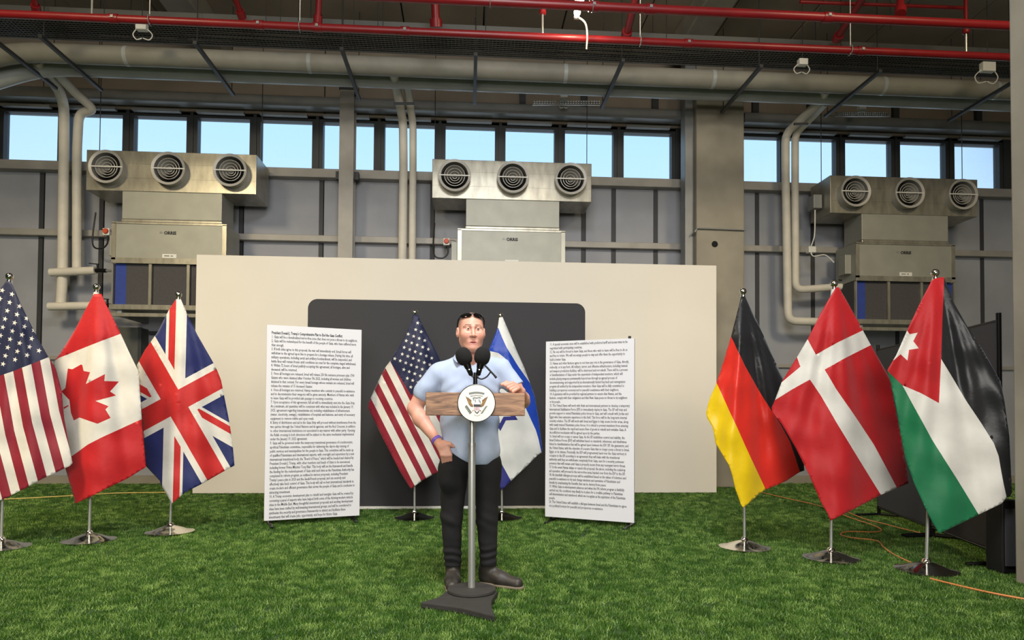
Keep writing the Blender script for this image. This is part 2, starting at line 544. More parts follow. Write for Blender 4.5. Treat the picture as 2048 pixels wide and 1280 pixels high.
MB().tube(main2, 0.118, 20).build('pipe_run', 'insulation_grey', p2, smooth=True)

# strut channels under the mains
for px, py, where in ((180, 160, 'crossing above the outermost drop pipes'), (445, 160, 'above the nozzles of the outermost fan unit'), (705, 160, 'at the head of the steel column'),
                      (950, 170, 'above the nozzles of the middle fan unit'), (1222, 175, 'between middle fan unit and wide column'),
                      (1480, 182, 'at the head of the wide concrete column'), (1690, 200, 'beyond the paired branch pipes'),
                      (1925, 225, 'next to the rough square concrete column'), (40, 120, 'at the bend of the thick pipes')):
    c = G(px, py, 5.72)
    s = thing('pipe_support', (c.x, 9.2, 5.72), 'dark steel channel under the insulated pipes, ' + where, 'pipe support', 'channels under the insulated pipes')
    MB().bar((c.x, 8.55, 5.72), (c.x, 9.95, 5.72), 0.045, 0.04).build('channel', 'strut', s)
    for y in (8.62, 9.88):
        MB().tube([(c.x, y, 5.70), (c.x, y, 6.98)], 0.006, 6).build('rod', 'strut', s)

# branch pipes down the wall
def branch(name, pts, r, label, group=None, m='insulation_branch', rb=0.14):
    return one(name, MB().tube(bend(pts, rb, 6), r, 14), m, label, 'pipe', group)
branch('insulated_branch_pipe', [G(72, 120, 5.85), G(118, 180, 5.8), P(128, 212, 10.5), P(128, 300, 10.5), P(125, 560, 10.5), P(122, 612, 10.5)], 0.072,
       'cream insulated pipe dropping down the wall beside the outermost fan unit')
branch('insulated_branch_pipe', [G(108, 140, 5.85), G(155, 190, 5.78), P(190, 220, 10.4), P(158, 226, 10.5), P(154, 300, 10.5), P(154, 543, 10.5)], 0.064,
       'thinner cream insulated pipe between the outer drop pipe and the outermost fan unit')
branch('insulated_branch_pipe', [P(101, 545, 10.42), P(191, 541, 10.40)], 0.06, 'short level insulated pipe with upper valve feeding the outermost fan unit', rb=0.05)
branch('insulated_branch_pipe', [P(98, 613, 10.42), P(212, 611, 10.40)], 0.06, 'short level insulated pipe with lower valve feeding the outermost fan unit', rb=0.05)
branch('insulated_branch_pipe', [G(787, 145, 5.85), G(794, 180, 5.85), P(806, 245, 10.5), P(807, 330, 10.5), P(803, 640, 10.5)], 0.066,
       'cream insulated pipe dropping behind the white screen, the one beside the steel column')
branch('insulated_branch_pipe', [G(811, 160, 5.85), G(817, 190, 5.85), P(826, 248, 10.5), P(826, 330, 10.5), P(824, 640, 10.5)], 0.056,
       'cream insulated pipe dropping behind the white screen, the one beside the middle fan unit')
branch('insulated_branch_pipe', [G(1652, 180, 5.85), G(1643, 200, 5.85), P(1571, 268, 10.4), P(1571, 350, 10.4), P(1576, 642, 10.4), P(1690, 645, 10.4)], 0.064,
       'long cream insulated pipe beside the concrete column, turning to the fan unit at its foot')
branch('insulated_branch_pipe', [G(1652, 205, 5.83), G(1630, 228, 5.83), P(1590, 268, 10.45), P(1590, 350, 10.45), P(1591, 580, 10.42), P(1685, 573, 10.40)], 0.058,
       'shorter cream insulated pipe of the pair beside the concrete column')
def valve(px, py, Y, label):
    c = P(px, py, Y)
    t = thing('shutoff_valve', c, label, 'valve')
    MB().tube([c + Vector((-0.06, 0, 0)), c + Vector((0.12, 0, 0))], 0.03, 10).build('valve_body', 'black_metal', t, smooth=True)
    MB().tube([c, c + Vector((0, -0.02, 0.09))], 0.014, 8).build('stem', 'black_metal', t)
    MB().bar(c + Vector((0.02, -0.02, 0.09)), c + Vector((-0.12, -0.02, 0.10)), 0.025, 0.012).build('lever', 'black_plastic', t)
    MB().tube([c + Vector((0.12, 0, 0)), c + Vector((0.22, 0, 0))], 0.02, 8).build('nipple', 'steel_grey', t)
valve(196, 541, 10.40, 'black valve on the upper level pipe of the outermost fan unit')
valve(216, 611, 10.40, 'black valve on the lower level pipe of the outermost fan unit')
valve(1690, 573, 10.40, 'black valve on the upper pipe near the concrete column')
for px0, px1, y, Y, lab in ((787, 829, 207, 9.9, 'dark clamp bar on the branch pipes beside the steel column'), (1588, 1616, 248, 9.95, 'dark clamp bar on the branch pipes beside the concrete column')):
    a, b = P(px0, y, Y), P(px1, y, Y)
    one('pipe_clamp', MB().bar(a, b, 0.03, 0.03), 'strut', lab, 'clamp', 'clamps on the branch pipes', smooth=False)

# cable tray
tr = thing('cable_tray', (0, 9.2, 6.12), 'dark wire mesh cable tray hung below the ceiling', 'cable tray')
wm = MB()
for k in range(14):
    y = 8.72 + 0.62 * k / 13
    wm.bar((-9, y, 6.12), (11, y, 6.12), 0.008, 0.008)
for k in range(400):
    x = -9 + 0.05 * k
    wm.bar((x, 8.72, 6.122), (x, 9.34, 6.122), 0.008, 0.008)
wm.build('wire_mesh', 'tray', tr)
for y in (8.71, 9.35):
    MB().box((-9, y - 0.008, 6.11), (11, y + 0.008, 6.18)).build('side_rail', 'tray', tr)
for k, (y, r) in enumerate(((8.80, 0.018), (8.88, 0.022), (8.96, 0.015), (9.05, 0.025), (9.14, 0.02), (9.24, 0.022))):
    pts = [(-9 + 1.0 * i, y + 0.02 * math.sin(i * 1.3 + k), 6.13 + r) for i in range(21)]
    MB().tube(spline(pts, 3), r, 8).build('cable', 'black_plastic', tr, smooth=True)
for k in range(8):
    x = -7 + 2.4 * k
    for y in (8.70, 9.36):
        MB().tube([(x, y, 6.12), (x, y, 6.98)], 0.005, 6).build('hanger_rod', 'strut', tr)
# small perforated tray pieces near the windows
for px0, px1, y, lab in ((1065, 1200, 206, 'short bright perforated metal channel above the windows over the middle fan unit'), (1670, 1780, 229, 'short bright perforated metal channel above the windows beyond the concrete column')):
    a, b = P(px0, y, 10.2), P(px1, y, 10.2)
    t = thing('perforated_channel', (a + b) / 2, lab, 'channel', 'perforated channels above the windows')
    m_ = MB()
    n = 26
    for k in range(n):
        u0 = a.lerp(b, k / n)
        m_.box((u0.x, 10.19, u0.z - 0.025), (u0.x + 0.018, 10.2, u0.z + 0.025))
    for dz in (-0.03, 0, 0.03):
        m_.bar(a + Vector((0, 0, dz)), b + Vector((0, 0, dz)), 0.01, 0.012)
    m_.build('channel_strip', 'steel_pole', t)
    c = a.lerp(b, 0.45)
    MB().box((c.x - 0.05, 10.12, c.z + 0.02), (c.x + 0.06, 10.19, c.z + 0.12)).build('junction_box', 'white_plastic', t)

# sprinkler pipes
RED1, RED2 = 5.44, 5.455
def red_pipe(y, z, r, x0, x1, label, couplings):
    t = thing('sprinkler_pipe', ((x0 + x1) / 2, y, z), label, 'pipe')
    MB().tube([(x0, y, z), (x1, y, z)], r, 18).build('pipe_run', 'red_paint', t, smooth=True)
    for x in couplings:
        MB().tube([(x - 0.05, y, z), (x + 0.05, y, z)], r * 1.18, 18).build('coupling', 'red_paint', t, smooth=True)
        MB().box((x - 0.015, y - r * 1.35, z - 0.015), (x + 0.015, y + r * 1.35, z + 0.015)).build('coupling_bolt', 'steel_grey', t)
    return t
def bx(px, py, y):
    return P(px, py, y).x
r1 = red_pipe(7.6, RED1, 0.042, -9, 10.5, 'lower red sprinkler pipe in front of the cable tray',
              [bx(228, 38, 7.6), bx(518, 52, 7.6), bx(635, 60, 7.6), bx(810, 66, 7.6), bx(1376, 90, 7.6), bx(1722, 102, 7.6)])
r2 = red_pipe(7.0, RED2, 0.046, -9, 10.5, 'upper red sprinkler pipe with bracket, running above the lower one',
              [bx(1187, 14, 7.0), bx(1300, 20, 7.0), bx(1655, 32, 7.0)])
for px, y0 in ((183, 0), (1085, 0), (1932, 0)):           # drops with sprinkler heads
    x = bx(px, 60, 7.6)
    MB().tube([(x, 7.6, RED1 + 0.30), (x, 7.6, 6.95)], 0.022, 10).build('drop_pipe', 'red_paint', r1, smooth=True)
    MB().lathe([(0.022, 0), (0.04, 0.01), (0.04, 0.05), (0.022, 0.06)], 12, o=(x, 7.6, RED1 + 0.26)).build('fitting', 'red_paint', r1, smooth=True)
    MB().tube([(x, 7.6, RED1 + 0.03), (x, 7.6, RED1 + 0.27)], 0.012, 8).build('sprinkler_head', 'steel_pole', r1, smooth=True)
for px, py, y in ((600, 50, 7.6), (1280, 85, 7.6), (300, 40, 7.6), (980, 20, 7.0), (1185, 12, 7.0), (1700, 95, 7.6)):
    z = RED1 if y == 7.6 else RED2
    x = bx(px, py, y)
    t = r1 if y == 7.6 else r2
    MB().tube([(x, y - 0.01, z - 0.05), (x, y - 0.01, 6.98)], 0.005, 6).build('hanger_rod', 'white_plastic', t)
    MB().tube([(x + 0.0, y + 0.056 * math.cos(a), z + 0.056 * math.sin(a)) for a in [i * math.pi / 8 for i in range(16)]], 0.005, 6, closed=True).build('hanger_ring', 'steel_grey', t)
def red_brace(a, b, label, r=0.035):
    a, b = Vector(a), Vector(b)
    t = thing('pipe_brace', b, label, 'brace')
    if a.z < 6.95:
        MB().tube([a, (a.x, a.y, 6.98)], r * 0.6, 8).build('hanger', 'red_paint', t, smooth=True)
    MB().tube([a, b], r, 10).build('brace_tube', 'red_paint', t, smooth=True)
    d = (Vector(b) - Vector(a)).normalized()
    MB().tube([Vector(b) - d * 0.04, Vector(b) + d * 0.05], r * 1.5, 10).build('brace_cap', 'red_paint', t, smooth=True)
red_brace(P(455, -45, 8.0), P(482, 28, 8.4), 'short red brace tube hanging from the ceiling above the lower red pipe')
red_brace(P(640, -45, 8.0), P(636, 38, 8.2), 'short red brace tube with pointed foot above the lower red pipe')
red_brace(P(868, -45, 8.0), P(872, 45, 8.2), 'thick red bracket with rounded end above the lower red pipe', 0.05)
red_brace(P(1283, -45, 7.4), P(1254, 66, 8.4), 'slanting red brace tube crossing behind the upper red pipe, beside the bulb', 0.045)
red_brace(P(1752, -45, 7.4), P(1676, 74, 8.4), 'slanting red brace tube crossing behind the upper red pipe, near the concrete column', 0.042)
red_brace(P(60, -40, 8.0), P(72, 16, 8.3), 'stubby red brace tube at the end of the lower red pipe', 0.035)
red_brace(P(1800, -45, 7.3), P(1801, 22, 7.1), 'upright red stub pipe joining the upper red pipe', 0.04)
one('sprinkler_branch', MB().tube(bend([P(1600, 4, 7.9), P(1930, 16, 7.9), P(1932, 30, 7.9)], 0.06), 0.022, 10), 'red_paint', 'thin red branch pipe with elbow above the upper red pipe', 'pipe')
# diagonal lower red segment glimpsed on the ceiling
for px in (531, 560, 683, 707, 755, 765, 1155, 1205, 1640, 1780):     # thin ceiling rods
    a = P(px, -30, 8.3)
    b = P(px + 1, 60, 8.3)
    one('ceiling_rod', MB().tube([(a.x, 8.3, 6.97), (b.x, 8.3, b.z)], 0.004, 5), 'strut', 'thin threaded rod hanging from the ceiling', 'rod', 'thin rods below the ceiling')

# floodlights and junction boxes hung at the tray
def flood(px, py, Y, label):
    c = P(px, py, Y)
    t = thing('floodlight', c, label, 'light')
    MB().box((c.x - 0.03, Y - 0.02, c.z - 0.04), (c.x + 0.03, Y + 0.03, c.z + 0.16)).build('housing', 'steel_grey', t, bevel=0.01)
    for q_ in (c, P(px + 7, py - 25, Y)):
        MB().lathe([(0.001, -0.03), (0.024, -0.024), (0.036, -0.006), (0.036, 0.01), (0.02, 0.03), (0.001, 0.034)], 16, axis='y', o=(q_.x, Y - 0.05, q_.z)).build('bulb', 'lamp_glow', t, smooth=True)
    pts = spline([c + Vector((0.03, 0.0, -0.03)), c + Vector((0.11, 0.05, -0.06)), c + Vector((0.14, 0.1, -0.16)), c + Vector((0.14, 0.15, -0.30))], 5)
    MB().tube(pts, 0.010, 6).build('cord', 'insulation_branch', t, smooth=True)
    d = bpy.data.lights.new('floodlight_lamp', 'POINT')
    d.energy = 26
    d.color = (1.0, 0.82, 0.55)
    d.shadow_soft_size = 0.05
    l = bpy.data.objects.new('floodlight_lamp', d)
    COL.objects.link(l)
    MB().tube([(c.x, Y, c.z + 0.02), (c.x, Y, 6.99)], 0.008, 8).build('conduit', 'steel_grey', t, smooth=True)
    l.location = c + Vector((0, -0.12, -0.02))
    setp(l, t)
flood(1153, 30, 7.35, 'glowing warm floodlight bulb between the two red pipes')
def jbox(px, py, Y, s, label):
    c = P(px, py, Y)
    t = thing('junction_box', c, label, 'junction box')
    MB().box((c.x - s, Y - 0.04, c.z - s * 0.7), (c.x + s, Y + 0.04, c.z + s * 0.7)).build('box_body', 'white_plastic', t, bevel=0.008)
    MB().tube([(c.x, Y, c.z + s * 0.6), (c.x, Y, 6.99)], 0.005, 6).build('hanger_rod', 'strut', t)
    for k in (-1, 1):
        pts = spline([c + Vector((s * k, 0, -s * 0.4)), c + Vector((s * 1.8 * k, 0.02, -s * 1.3)), c + Vector((s * 1.2 * k, 0.03, -s * 2.2)), c + Vector((s * 0.1 * k, 0.02, -s * 2.0))], 5)
        MB().tube(pts, 0.007, 6).build('cable_loop', 'white_plastic', t, smooth=True)
jbox(284, 54, 8.6, 0.065, 'small white junction box under the lower red pipe beside the bright mesh')
jbox(1605, 125, 8.6, 0.06, 'small white junction box with a looped cable at the mesh tray')
jbox(1975, 135, 8.5, 0.09, 'large white junction box with looped cables next to the near concrete column')
jbox(1128, 203, 10.3, 0.04, 'tiny white junction box above the middle windows')

# ================================================================ LETTERING
def text_mesh(name, body, size, mw, m, parent=None, align='LEFT', space_line=1.0, offset=0.0, extrude=0.0004, res=2, xscale=1.0, space_char=1.0):
    cu = bpy.data.curves.new(name, 'FONT')
    cu.body = body
    cu.size = size
    cu.align_x = align
    cu.space_line = space_line
    cu.space_character = space_char
    cu.offset = offset
    cu.extrude = extrude
    cu.resolution_u = res
    tmp = bpy.data.objects.new(name, cu)
    COL.objects.link(tmp)
    bpy.context.view_layer.update()
    me = bpy.data.meshes.new_from_object(tmp.evaluated_get(bpy.context.evaluated_depsgraph_get()))
    bpy.data.objects.remove(tmp)
    bpy.data.curves.remove(cu)
    me.name = name
    me.transform(mw @ Matrix.Diagonal((xscale, 1, 1, 1)))
    me.materials.clear()
    me.materials.append(MATS[m])
    o = bpy.data.objects.new(name, me)
    COL.objects.link(o)
    if parent:
        setp(o, parent)
    return o
def facing(loc, right):                                   # text frame: x along right, y up, z out of the face
    r_ = Vector(right).normalized()
    u_ = Vector((0, 0, 1))
    n_ = r_.cross(u_)
    return Matrix(((r_.x, u_.x, n_.x, loc[0]), (r_.y, u_.y, n_.y, loc[1]), (r_.z, u_.z, n_.z, loc[2]), (0, 0, 0, 1)))

# ================================================================ FAN UNITS
def fan_unit(x0, zb, label, loc_bolt=True):
    Y = 10.0
    W, H, D = 2.39, 0.585, 0.60
    t = thing('fan_unit', (x0 + W / 2, Y + 0.3, zb - 1.81), label, 'air conditioner', 'fan units on the back wall')
    b = MB().box((x0, Y, zb), (x0 + W, Y + D, zb + H))
    pl = b.build('plenum', 'galvanised', t, bevel=0.006)
    s = MB()
    for z in (0.19, 0.40):
        s.box((x0 + 0.01, Y - 0.004, zb + z), (x0 + W - 0.01, Y, zb + z + 0.006))
    s.build('seam', 'galvanised', pl)
    for k, fx in enumerate((0.14, 0.5, 0.86)):
        c = Vector((x0 + W * fx, Y, zb + H * 0.52))
        d = MB().lathe([(0.225, 0.0), (0.225, -0.10), (0.238, -0.125), (0.238, -0.135), (0.20, -0.125), (0.195, -0.02), (0.195, 0.004)], 40, axis='y', o=c)
        dif = d.build('diffuser', 'diffuser_grey', t, smooth=True)
        MB().lathe([(0.001, -0.006), (0.2, -0.006)], 32, axis='y', o=c).build('throat', 'dark_void', dif)
        for j, r in enumerate((0.155, 0.115, 0.075, 0.04)):
            dy = -0.115 + 0.012 * j
            MB().lathe([(r, dy), (r - 0.026, dy + 0.075), (r - 0.030, dy + 0.073), (r - 0.008, dy - 0.002), (r, dy)], 36, axis='y', o=c).build('louvre_ring', 'diffuser_grey', dif, smooth=True)
        MB().box((c.x - 0.232, Y - 0.132, c.z - 0.008), (c.x + 0.232, Y - 0.118, c.z + 0.008)).build('cross_bar', 'white_plastic', dif)
    n0, n1, c0, c1 = x0 + 0.505, x0 + 1.905, x0 + 0.39, x0 + 1.985
    MB().box((n0, Y + 0.005, zb - 0.40), (n1, Y + 0.5, zb)).build('neck', 'galvanised_body', t, bevel=0.006)
    MB().box((n0 - 0.01, Y - 0.01, zb - 0.455), (n1 + 0.01, Y + 0.5, zb - 0.40)).build('neck_flange', 'galvanised', t, bevel=0.015)
    cs = MB().box((c0, Y - 0.02, zb - 1.04), (c1, Y + 0.55, zb - 0.455)).build('casing', 'galvanised_body', t, bevel=0.008)
    e = MB()
    for xa, xb, za, zb2 in ((c0, c1, zb - 0.48, zb - 0.455), (c0, c1, zb - 1.05, zb - 0.97), (c0, c0 + 0.05, zb - 1.0, zb - 0.47), (c1 - 0.05, c1, zb - 1.0, zb - 0.47)):
        e.box((xa - 0.004, Y - 0.032, za), (xb + 0.004, Y - 0.02, zb2))
    e.build('edge_frame', 'galvanised', cs)
    text_mesh('logo', 'ORRIS', 0.062, facing((c0 + 0.72, Y - 0.024, zb - 0.62), (1, 0, 0)), 'ink', cs, offset=0.0025)
    MB().prism([(c0 + 0.655, Y - 0.024, zb - 0.612), (c0 + 0.705, Y - 0.024, zb - 0.600), (c0 + 0.69, Y - 0.024, zb - 0.58), (c0 + 0.66, Y - 0.024, zb - 0.578)], (0, 0.003, 0)).build('logo_mark', 'steel_grey', cs)
    MB().box((c0 + 0.70, Y - 0.024, zb - 0.962), (c0 + 0.90, Y - 0.02, zb - 0.905)).build('nameplate', 'white_plastic', cs)
    MB().box((c0 + 0.73, Y - 0.0255, zb - 0.938), (c0 + 0.80, Y - 0.024, zb - 0.928)).box((c0 + 0.82, Y - 0.0255, zb - 0.938), (c0 + 0.85, Y - 0.024, zb - 0.928)).build('nameplate_print', 'ink', cs)
    # filter section
    fz0, fz1 = zb - 1.64, zb - 1.05
    bay = (c1 - c0) / 3
    for k in range(3):
        a, b_ = c0 + bay * k + 0.03, c0 + bay * (k + 1) - 0.02
        if k == 0:
            MB().box((a, Y + 0.03, fz0), (a + 0.15, Y + 0.05, fz1)).build('filter_edge', 'filter_blue', t)
            a += 0.15
        if k == 2:
            MB().box((b_ - 0.1, Y + 0.03, fz0), (b_, Y + 0.05, fz1)).build('filter_edge', 'filter_blue', t)
            b_ -= 0.1
        MB().box((a, Y + 0.03, fz0), (b_, Y + 0.05, fz1)).build('filter_panel', 'filter_dark', t)
    MB().box((c0, Y + 0.05, fz0), (c1, Y + 0.52, fz1)).build('filter_housing', 'filter_dark', t)
    for k in range(4):
        xx = c0 + bay * k
        MB().box((xx - 0.02 if k else xx, Y - 0.015, fz0), (xx + (0.02 if k < 3 else 0), Y + 0.03, fz1)).build('filter_bar', 'galvanised', t)
    MB().box((c0 - 0.03, Y - 0.02, fz0 - 0.075), (c1 + 0.03, Y + 0.52, fz0)).build('drip_tray', 'galvanised', t, bevel=0.006)
    MB().box((c0 - 0.02, Y - 0.0, fz0 - 0.17), (c1 + 0.02, Y + 0.05, fz0 - 0.12)).build('support_rail', 'galvanised', t)
    for xx in (c0 + 0.1, c1 - 0.1):
        MB().box((xx - 0.03, Y + 0.02, fz0 - 0.17), (xx + 0.03, WY + 0.0, fz0 - 0.075)).build('wall_bracket', 'steel_grey', t)
        MB().box((xx - 0.02, Y + 0.4, zb + 0.1), (xx + 0.02, WY, zb + 0.15)).build('wall_bracket', 'steel_grey', t)
    # control box on the side
    MB().box((c0 - 0.10, Y + 0.10, zb - 0.92), (c0, Y + 0.3, zb - 0.62)).build('control_box', 'galvanised_body', t, bevel=0.005)
    for sx_ in (0.36, 2.16):
        MB().tube([(x0 + sx_, Y + 0.2, zb + H), (x0 + sx_ + 0.03, Y + 0.2, zb + H + 0.05)], 0.006, 6).build('lug', 'steel_grey', t)
    for sx_ in (0.0, W):
        MB().tube([(x0 + sx_ + (0.02 if sx_ == 0 else -0.02), Y + 0.3, zb + H), (x0 + sx_ + (0.02 if sx_ == 0 else -0.02), Y + 0.3, 6.98)], 0.006, 6).build('suspension_rod', 'strut', t)
    return t
fan_unit(-5.49, 4.286, 'galvanised fan unit with three round nozzles, behind the red and white maple leaf flag')
fan_unit(-0.548, 4.307, 'galvanised fan unit with three round nozzles, above the white screen')
fan_unit(5.566, 4.243, 'galvanised fan unit with three round nozzles, beside the wide concrete column')
for px, py, lab in ((213, 463, 'orange isolator socket beside the outermost fan unit'), (893, 483, 'orange isolator socket with looped black cable beside the middle fan unit')):
    c = P(px, py, 10.55)
    t = thing('isolator_socket', c, lab, 'socket')
    MB().box((c.x - 0.05, 10.53, c.z - 0.06), (c.x + 0.05, 10.62, c.z + 0.05)).build('back_box', 'white_plastic', t, bevel=0.01)
    MB().lathe([(0.001, -0.03), (0.035, -0.03), (0.042, -0.01), (0.042, 0)], 18, axis='y', o=(c.x, 10.53, c.z)).build('dial', 'sock_orange', t, smooth=True)
    pts = spline([c + Vector((0.02, 0, -0.06)), c + Vector((0.02, -0.02, -0.2)), c + Vector((-0.08, -0.02, -0.27)), c + Vector((-0.2, 0, -0.18)), c + Vector((-0.19, 0.05, 0.3))], 6)
    MB().tube(pts, 0.012, 8).build('cable_loop', 'black_plastic', t, smooth=True)
    pts = spline([c + Vector((0.05, 0, 0.02)), c + Vector((0.15, 0, 0.0)), c + Vector((0.2, 0, -0.15))], 6)
    MB().tube(pts, 0.007, 8).build('lead', 'steel_grey', t, smooth=True)
c = P(1632, 405, 10.3)
t = thing('damper_motor', c, 'grey motor box with white cable on the fan unit near the column', 'motor')
MB().box((c.x - 0.09, 10.2, c.z - 0.12), (c.x + 0.05, 10.4, c.z + 0.1)).build('motor_body', 'steel_grey', t, bevel=0.01)
pts = spline([P(1630, 420, 10.25), P(1629, 470, 10.25), P(1622, 495, 10.3), P(1626, 512, 10.3), P(1650, 510, 10.3), P(1668, 525, 10.3)], 6)
MB().tube(pts, 0.01, 8).build('cable', 'white_plastic', t, smooth=True)
q = P(1622, 500, 10.35)
MB().box((q.x - 0.06, 10.3, q.z - 0.05), (q.x + 0.06, 10.4, q.z + 0.05)).build('terminal_box', 'white_plastic', t, bevel=0.008)

# ================================================================ SCREENS BEHIND THE SPEAKER
wx0, wx1, wz = -3.733, 3.58, 3.276
ws = thing('white_backdrop', (0, 9.55, 0), 'wide plain white backdrop screen standing before the back wall', 'backdrop')
MB().box((wx0, 9.5, 0.0), (wx1, 9.58, wz)).build('screen_panel', 'backdrop_white', ws, bevel=0.006)
for x in (wx0 + 0.5, 0, wx1 - 0.5):
    MB().bar((x, 9.6, 0.02), (x, 10.2, 0.02), 0.05, 0.04).build('foot', 'strut', ws)
    MB().bar((x, 10.15, 0.03), (x, 9.59, 1.6), 0.04, 0.04).build('brace', 'strut', ws)

kx0, kx1, kz = P(613, 800, 8.0).x, P(1170, 800, 8.0).x, P(890, 602, 8.0).z
bs = thing('black_backdrop', ((kx0 + kx1) / 2, 8.02, 0), 'dark grey fabric display wall with rounded top corners', 'backdrop')
poly = [(kx0, 8.0, 0.03), (kx1, 8.0, 0.03)]
R_ = 0.11
for k in range(9):
    a = k / 8 * math.pi / 2
    poly.append((kx1 - R_ + R_ * math.cos(a), 8.0, kz - R_ + R_ * math.sin(a)))
for k in range(9):
    a = math.pi / 2 + k / 8 * math.pi / 2
    poly.append((kx0 + R_ + R_ * math.cos(a), 8.0, kz - R_ + R_ * math.sin(a)))
MB().prism(poly, (0, 0.035, 0)).build('fabric_panel', 'backdrop_black', bs, bevel=0.008)
MB().box((kx0, 7.985, 0.0), (kx1, 8.04, 0.03)).build('bottom_rail', 'white_plastic', bs)
for x in (kx0 + 0.3, kx1 - 0.3):
    MB().box((x - 0.03, 8.04, 0.0), (x + 0.03, 8.4, 0.012)).build('foot', 'strut', bs)

# ================================================================ TEXT BOARDS
LEFT_TITLE = "President Donald J. Trump's Comprehensive Plan to End the Gaza Conflict:"
LEFT_TEXT = """1. Gaza will be a deradicalized terror-free zone that does not pose a threat to its neighbors.
2. Gaza will be redeveloped for the benefit of the people of Gaza, who have suffered more
than enough.
3. If both sides agree to this proposal, the war will immediately end. Israeli forces will
withdraw to the agreed upon line to prepare for a hostage release. During this time, all
military operations, including aerial and artillery bombardment, will be suspended, and
battle lines will remain frozen until conditions are met for the complete staged withdrawal.
4. Within 72 hours of Israel publicly accepting this agreement, all hostages, alive and
deceased, will be returned.
5. Once all hostages are released, Israel will release 250 life sentence prisoners plus 1700
Gazans who were detained after October 7th 2023, including all women and children
detained in that context. For every Israeli hostage whose remains are released, Israel will
release the remains of 15 deceased Gazans.
6. Once all hostages are returned, Hamas members who commit to peaceful co-existence
and to decommission their weapons will be given amnesty. Members of Hamas who wish
to leave Gaza will be provided safe passage to receiving countries.
7. Upon acceptance of this agreement, full aid will be immediately sent into the Gaza Strip.
At a minimum, aid quantities will be consistent with what was included in the January 19,
2025, agreement regarding humanitarian aid, including rehabilitation of infrastructure
(water, electricity, sewage), rehabilitation of hospitals and bakeries, and entry of necessary
equipment to remove rubble and open roads.
8. Entry of distribution and aid in the Gaza Strip will proceed without interference from the
two parties through the United Nations and its agencies, and the Red Crescent, in addition
to other international institutions not associated in any manner with either party. Opening
the Rafah crossing in both directions will be subject to the same mechanism implemented
under the January 19, 2025 agreement.
9. Gaza will be governed under the temporary transitional governance of a technocratic,
apolitical Palestinian committee, responsible for delivering the day-to-day running of
public services and municipalities for the people in Gaza. This committee will be made up
of qualified Palestinians and international experts, with oversight and supervision by a new
international transitional body, the "Board of Peace," which will be headed and chaired by
President Donald J. Trump, with other members and heads of State to be announced,
including former Prime Minister Tony Blair. This body will set the framework and handle
the funding for the redevelopment of Gaza until such time as the Palestinian Authority has
completed its reform program, as outlined in various proposals, including President
Trump's peace plan in 2020 and the Saudi-French proposal, and can securely and
effectively take back control of Gaza. This body will call on best international standards to
create modern and efficient governance that serves the people of Gaza and is conducive to
attracting investment.
10. A Trump economic development plan to rebuild and energize Gaza will be created by
convening a panel of experts who have helped birth some of the thriving modern miracle
cities in the Middle East. Many thoughtful investment proposals and exciting development
ideas have been crafted by well-meaning international groups, and will be considered to
synthesize the security and governance frameworks to attract and facilitate these
investments that will create jobs, opportunity, and hope for future Gaza."""
RIGHT_TEXT = """11. A special economic zone will be established with preferred tariff and access rates to be
negotiated with participating countries.
12. No one will be forced to leave Gaza, and those who wish to leave will be free to do so
and free to return. We will encourage people to stay and offer them the opportunity to
build a better Gaza.
13. Hamas and other factions agree to not have any role in the governance of Gaza, directly,
indirectly, or in any form. All military, terror, and offensive infrastructure, including tunnels
and weapon production facilities, will be destroyed and not rebuilt. There will be a process
of demilitarization of Gaza under the supervision of independent monitors, which will
include placing weapons permanently beyond use through an agreed process of
decommissioning, and supported by an internationally funded buy back and reintegration
program all verified by the independent monitors. New Gaza will be fully committed to
building a prosperous economy and to peaceful coexistence with their neighbors.
14. A guarantee will be provided by regional partners to ensure that Hamas, and the
factions, comply with their obligations and that New Gaza poses no threat to its neighbors
or its people.
15. The United States will work with Arab and international partners to develop a temporary
International Stabilization Force (ISF) to immediately deploy in Gaza. The ISF will train and
provide support to vetted Palestinian police forces in Gaza, and will consult with Jordan and
Egypt who have extensive experience in this field. This force will be the long-term internal
security solution. The ISF will work with Israel and Egypt to help secure border areas, along
with newly trained Palestinian police forces. It is critical to prevent munitions from entering
Gaza and to facilitate the rapid and secure flow of goods to rebuild and revitalize Gaza. A
deconfliction mechanism will be agreed upon by the parties.
16. Israel will not occupy or annex Gaza. As the ISF establishes control and stability, the
Israel Defense Forces (IDF) will withdraw based on standards, milestones, and timeframes
linked to demilitarization that will be agreed upon between the IDF, ISF, the guarantors, and
the United States, with the objective of a secure Gaza that no longer poses a threat to Israel,
Egypt, or its citizens. Practically, the IDF will progressively hand over the Gaza territory it
occupies to the ISF according to an agreement they will make with the transitional
authority until they are withdrawn completely from Gaza, save for a security perimeter
presence that will remain until Gaza is properly secure from any resurgent terror threat.
17. In the event Hamas delays or rejects this proposal, the above, including the scaled-up
aid operation, will proceed in the terror-free areas handed over from the IDF to the ISF.
18. An interfaith dialogue process will be established based on the values of tolerance and
peaceful co-existence to try and change mindsets and narratives of Palestinians and
Israelis by emphasizing the benefits that can be derived from peace.
19. While Gaza re-development advances and when the PA reform program is faithfully
carried out, the conditions may finally be in place for a credible pathway to Palestinian
self-determination and statehood, which we recognize as the aspiration of the Palestinian
people.
20. The United States will establish a dialogue between Israel and the Palestinians to agree
on a political horizon for peaceful and prosperous co-existence."""
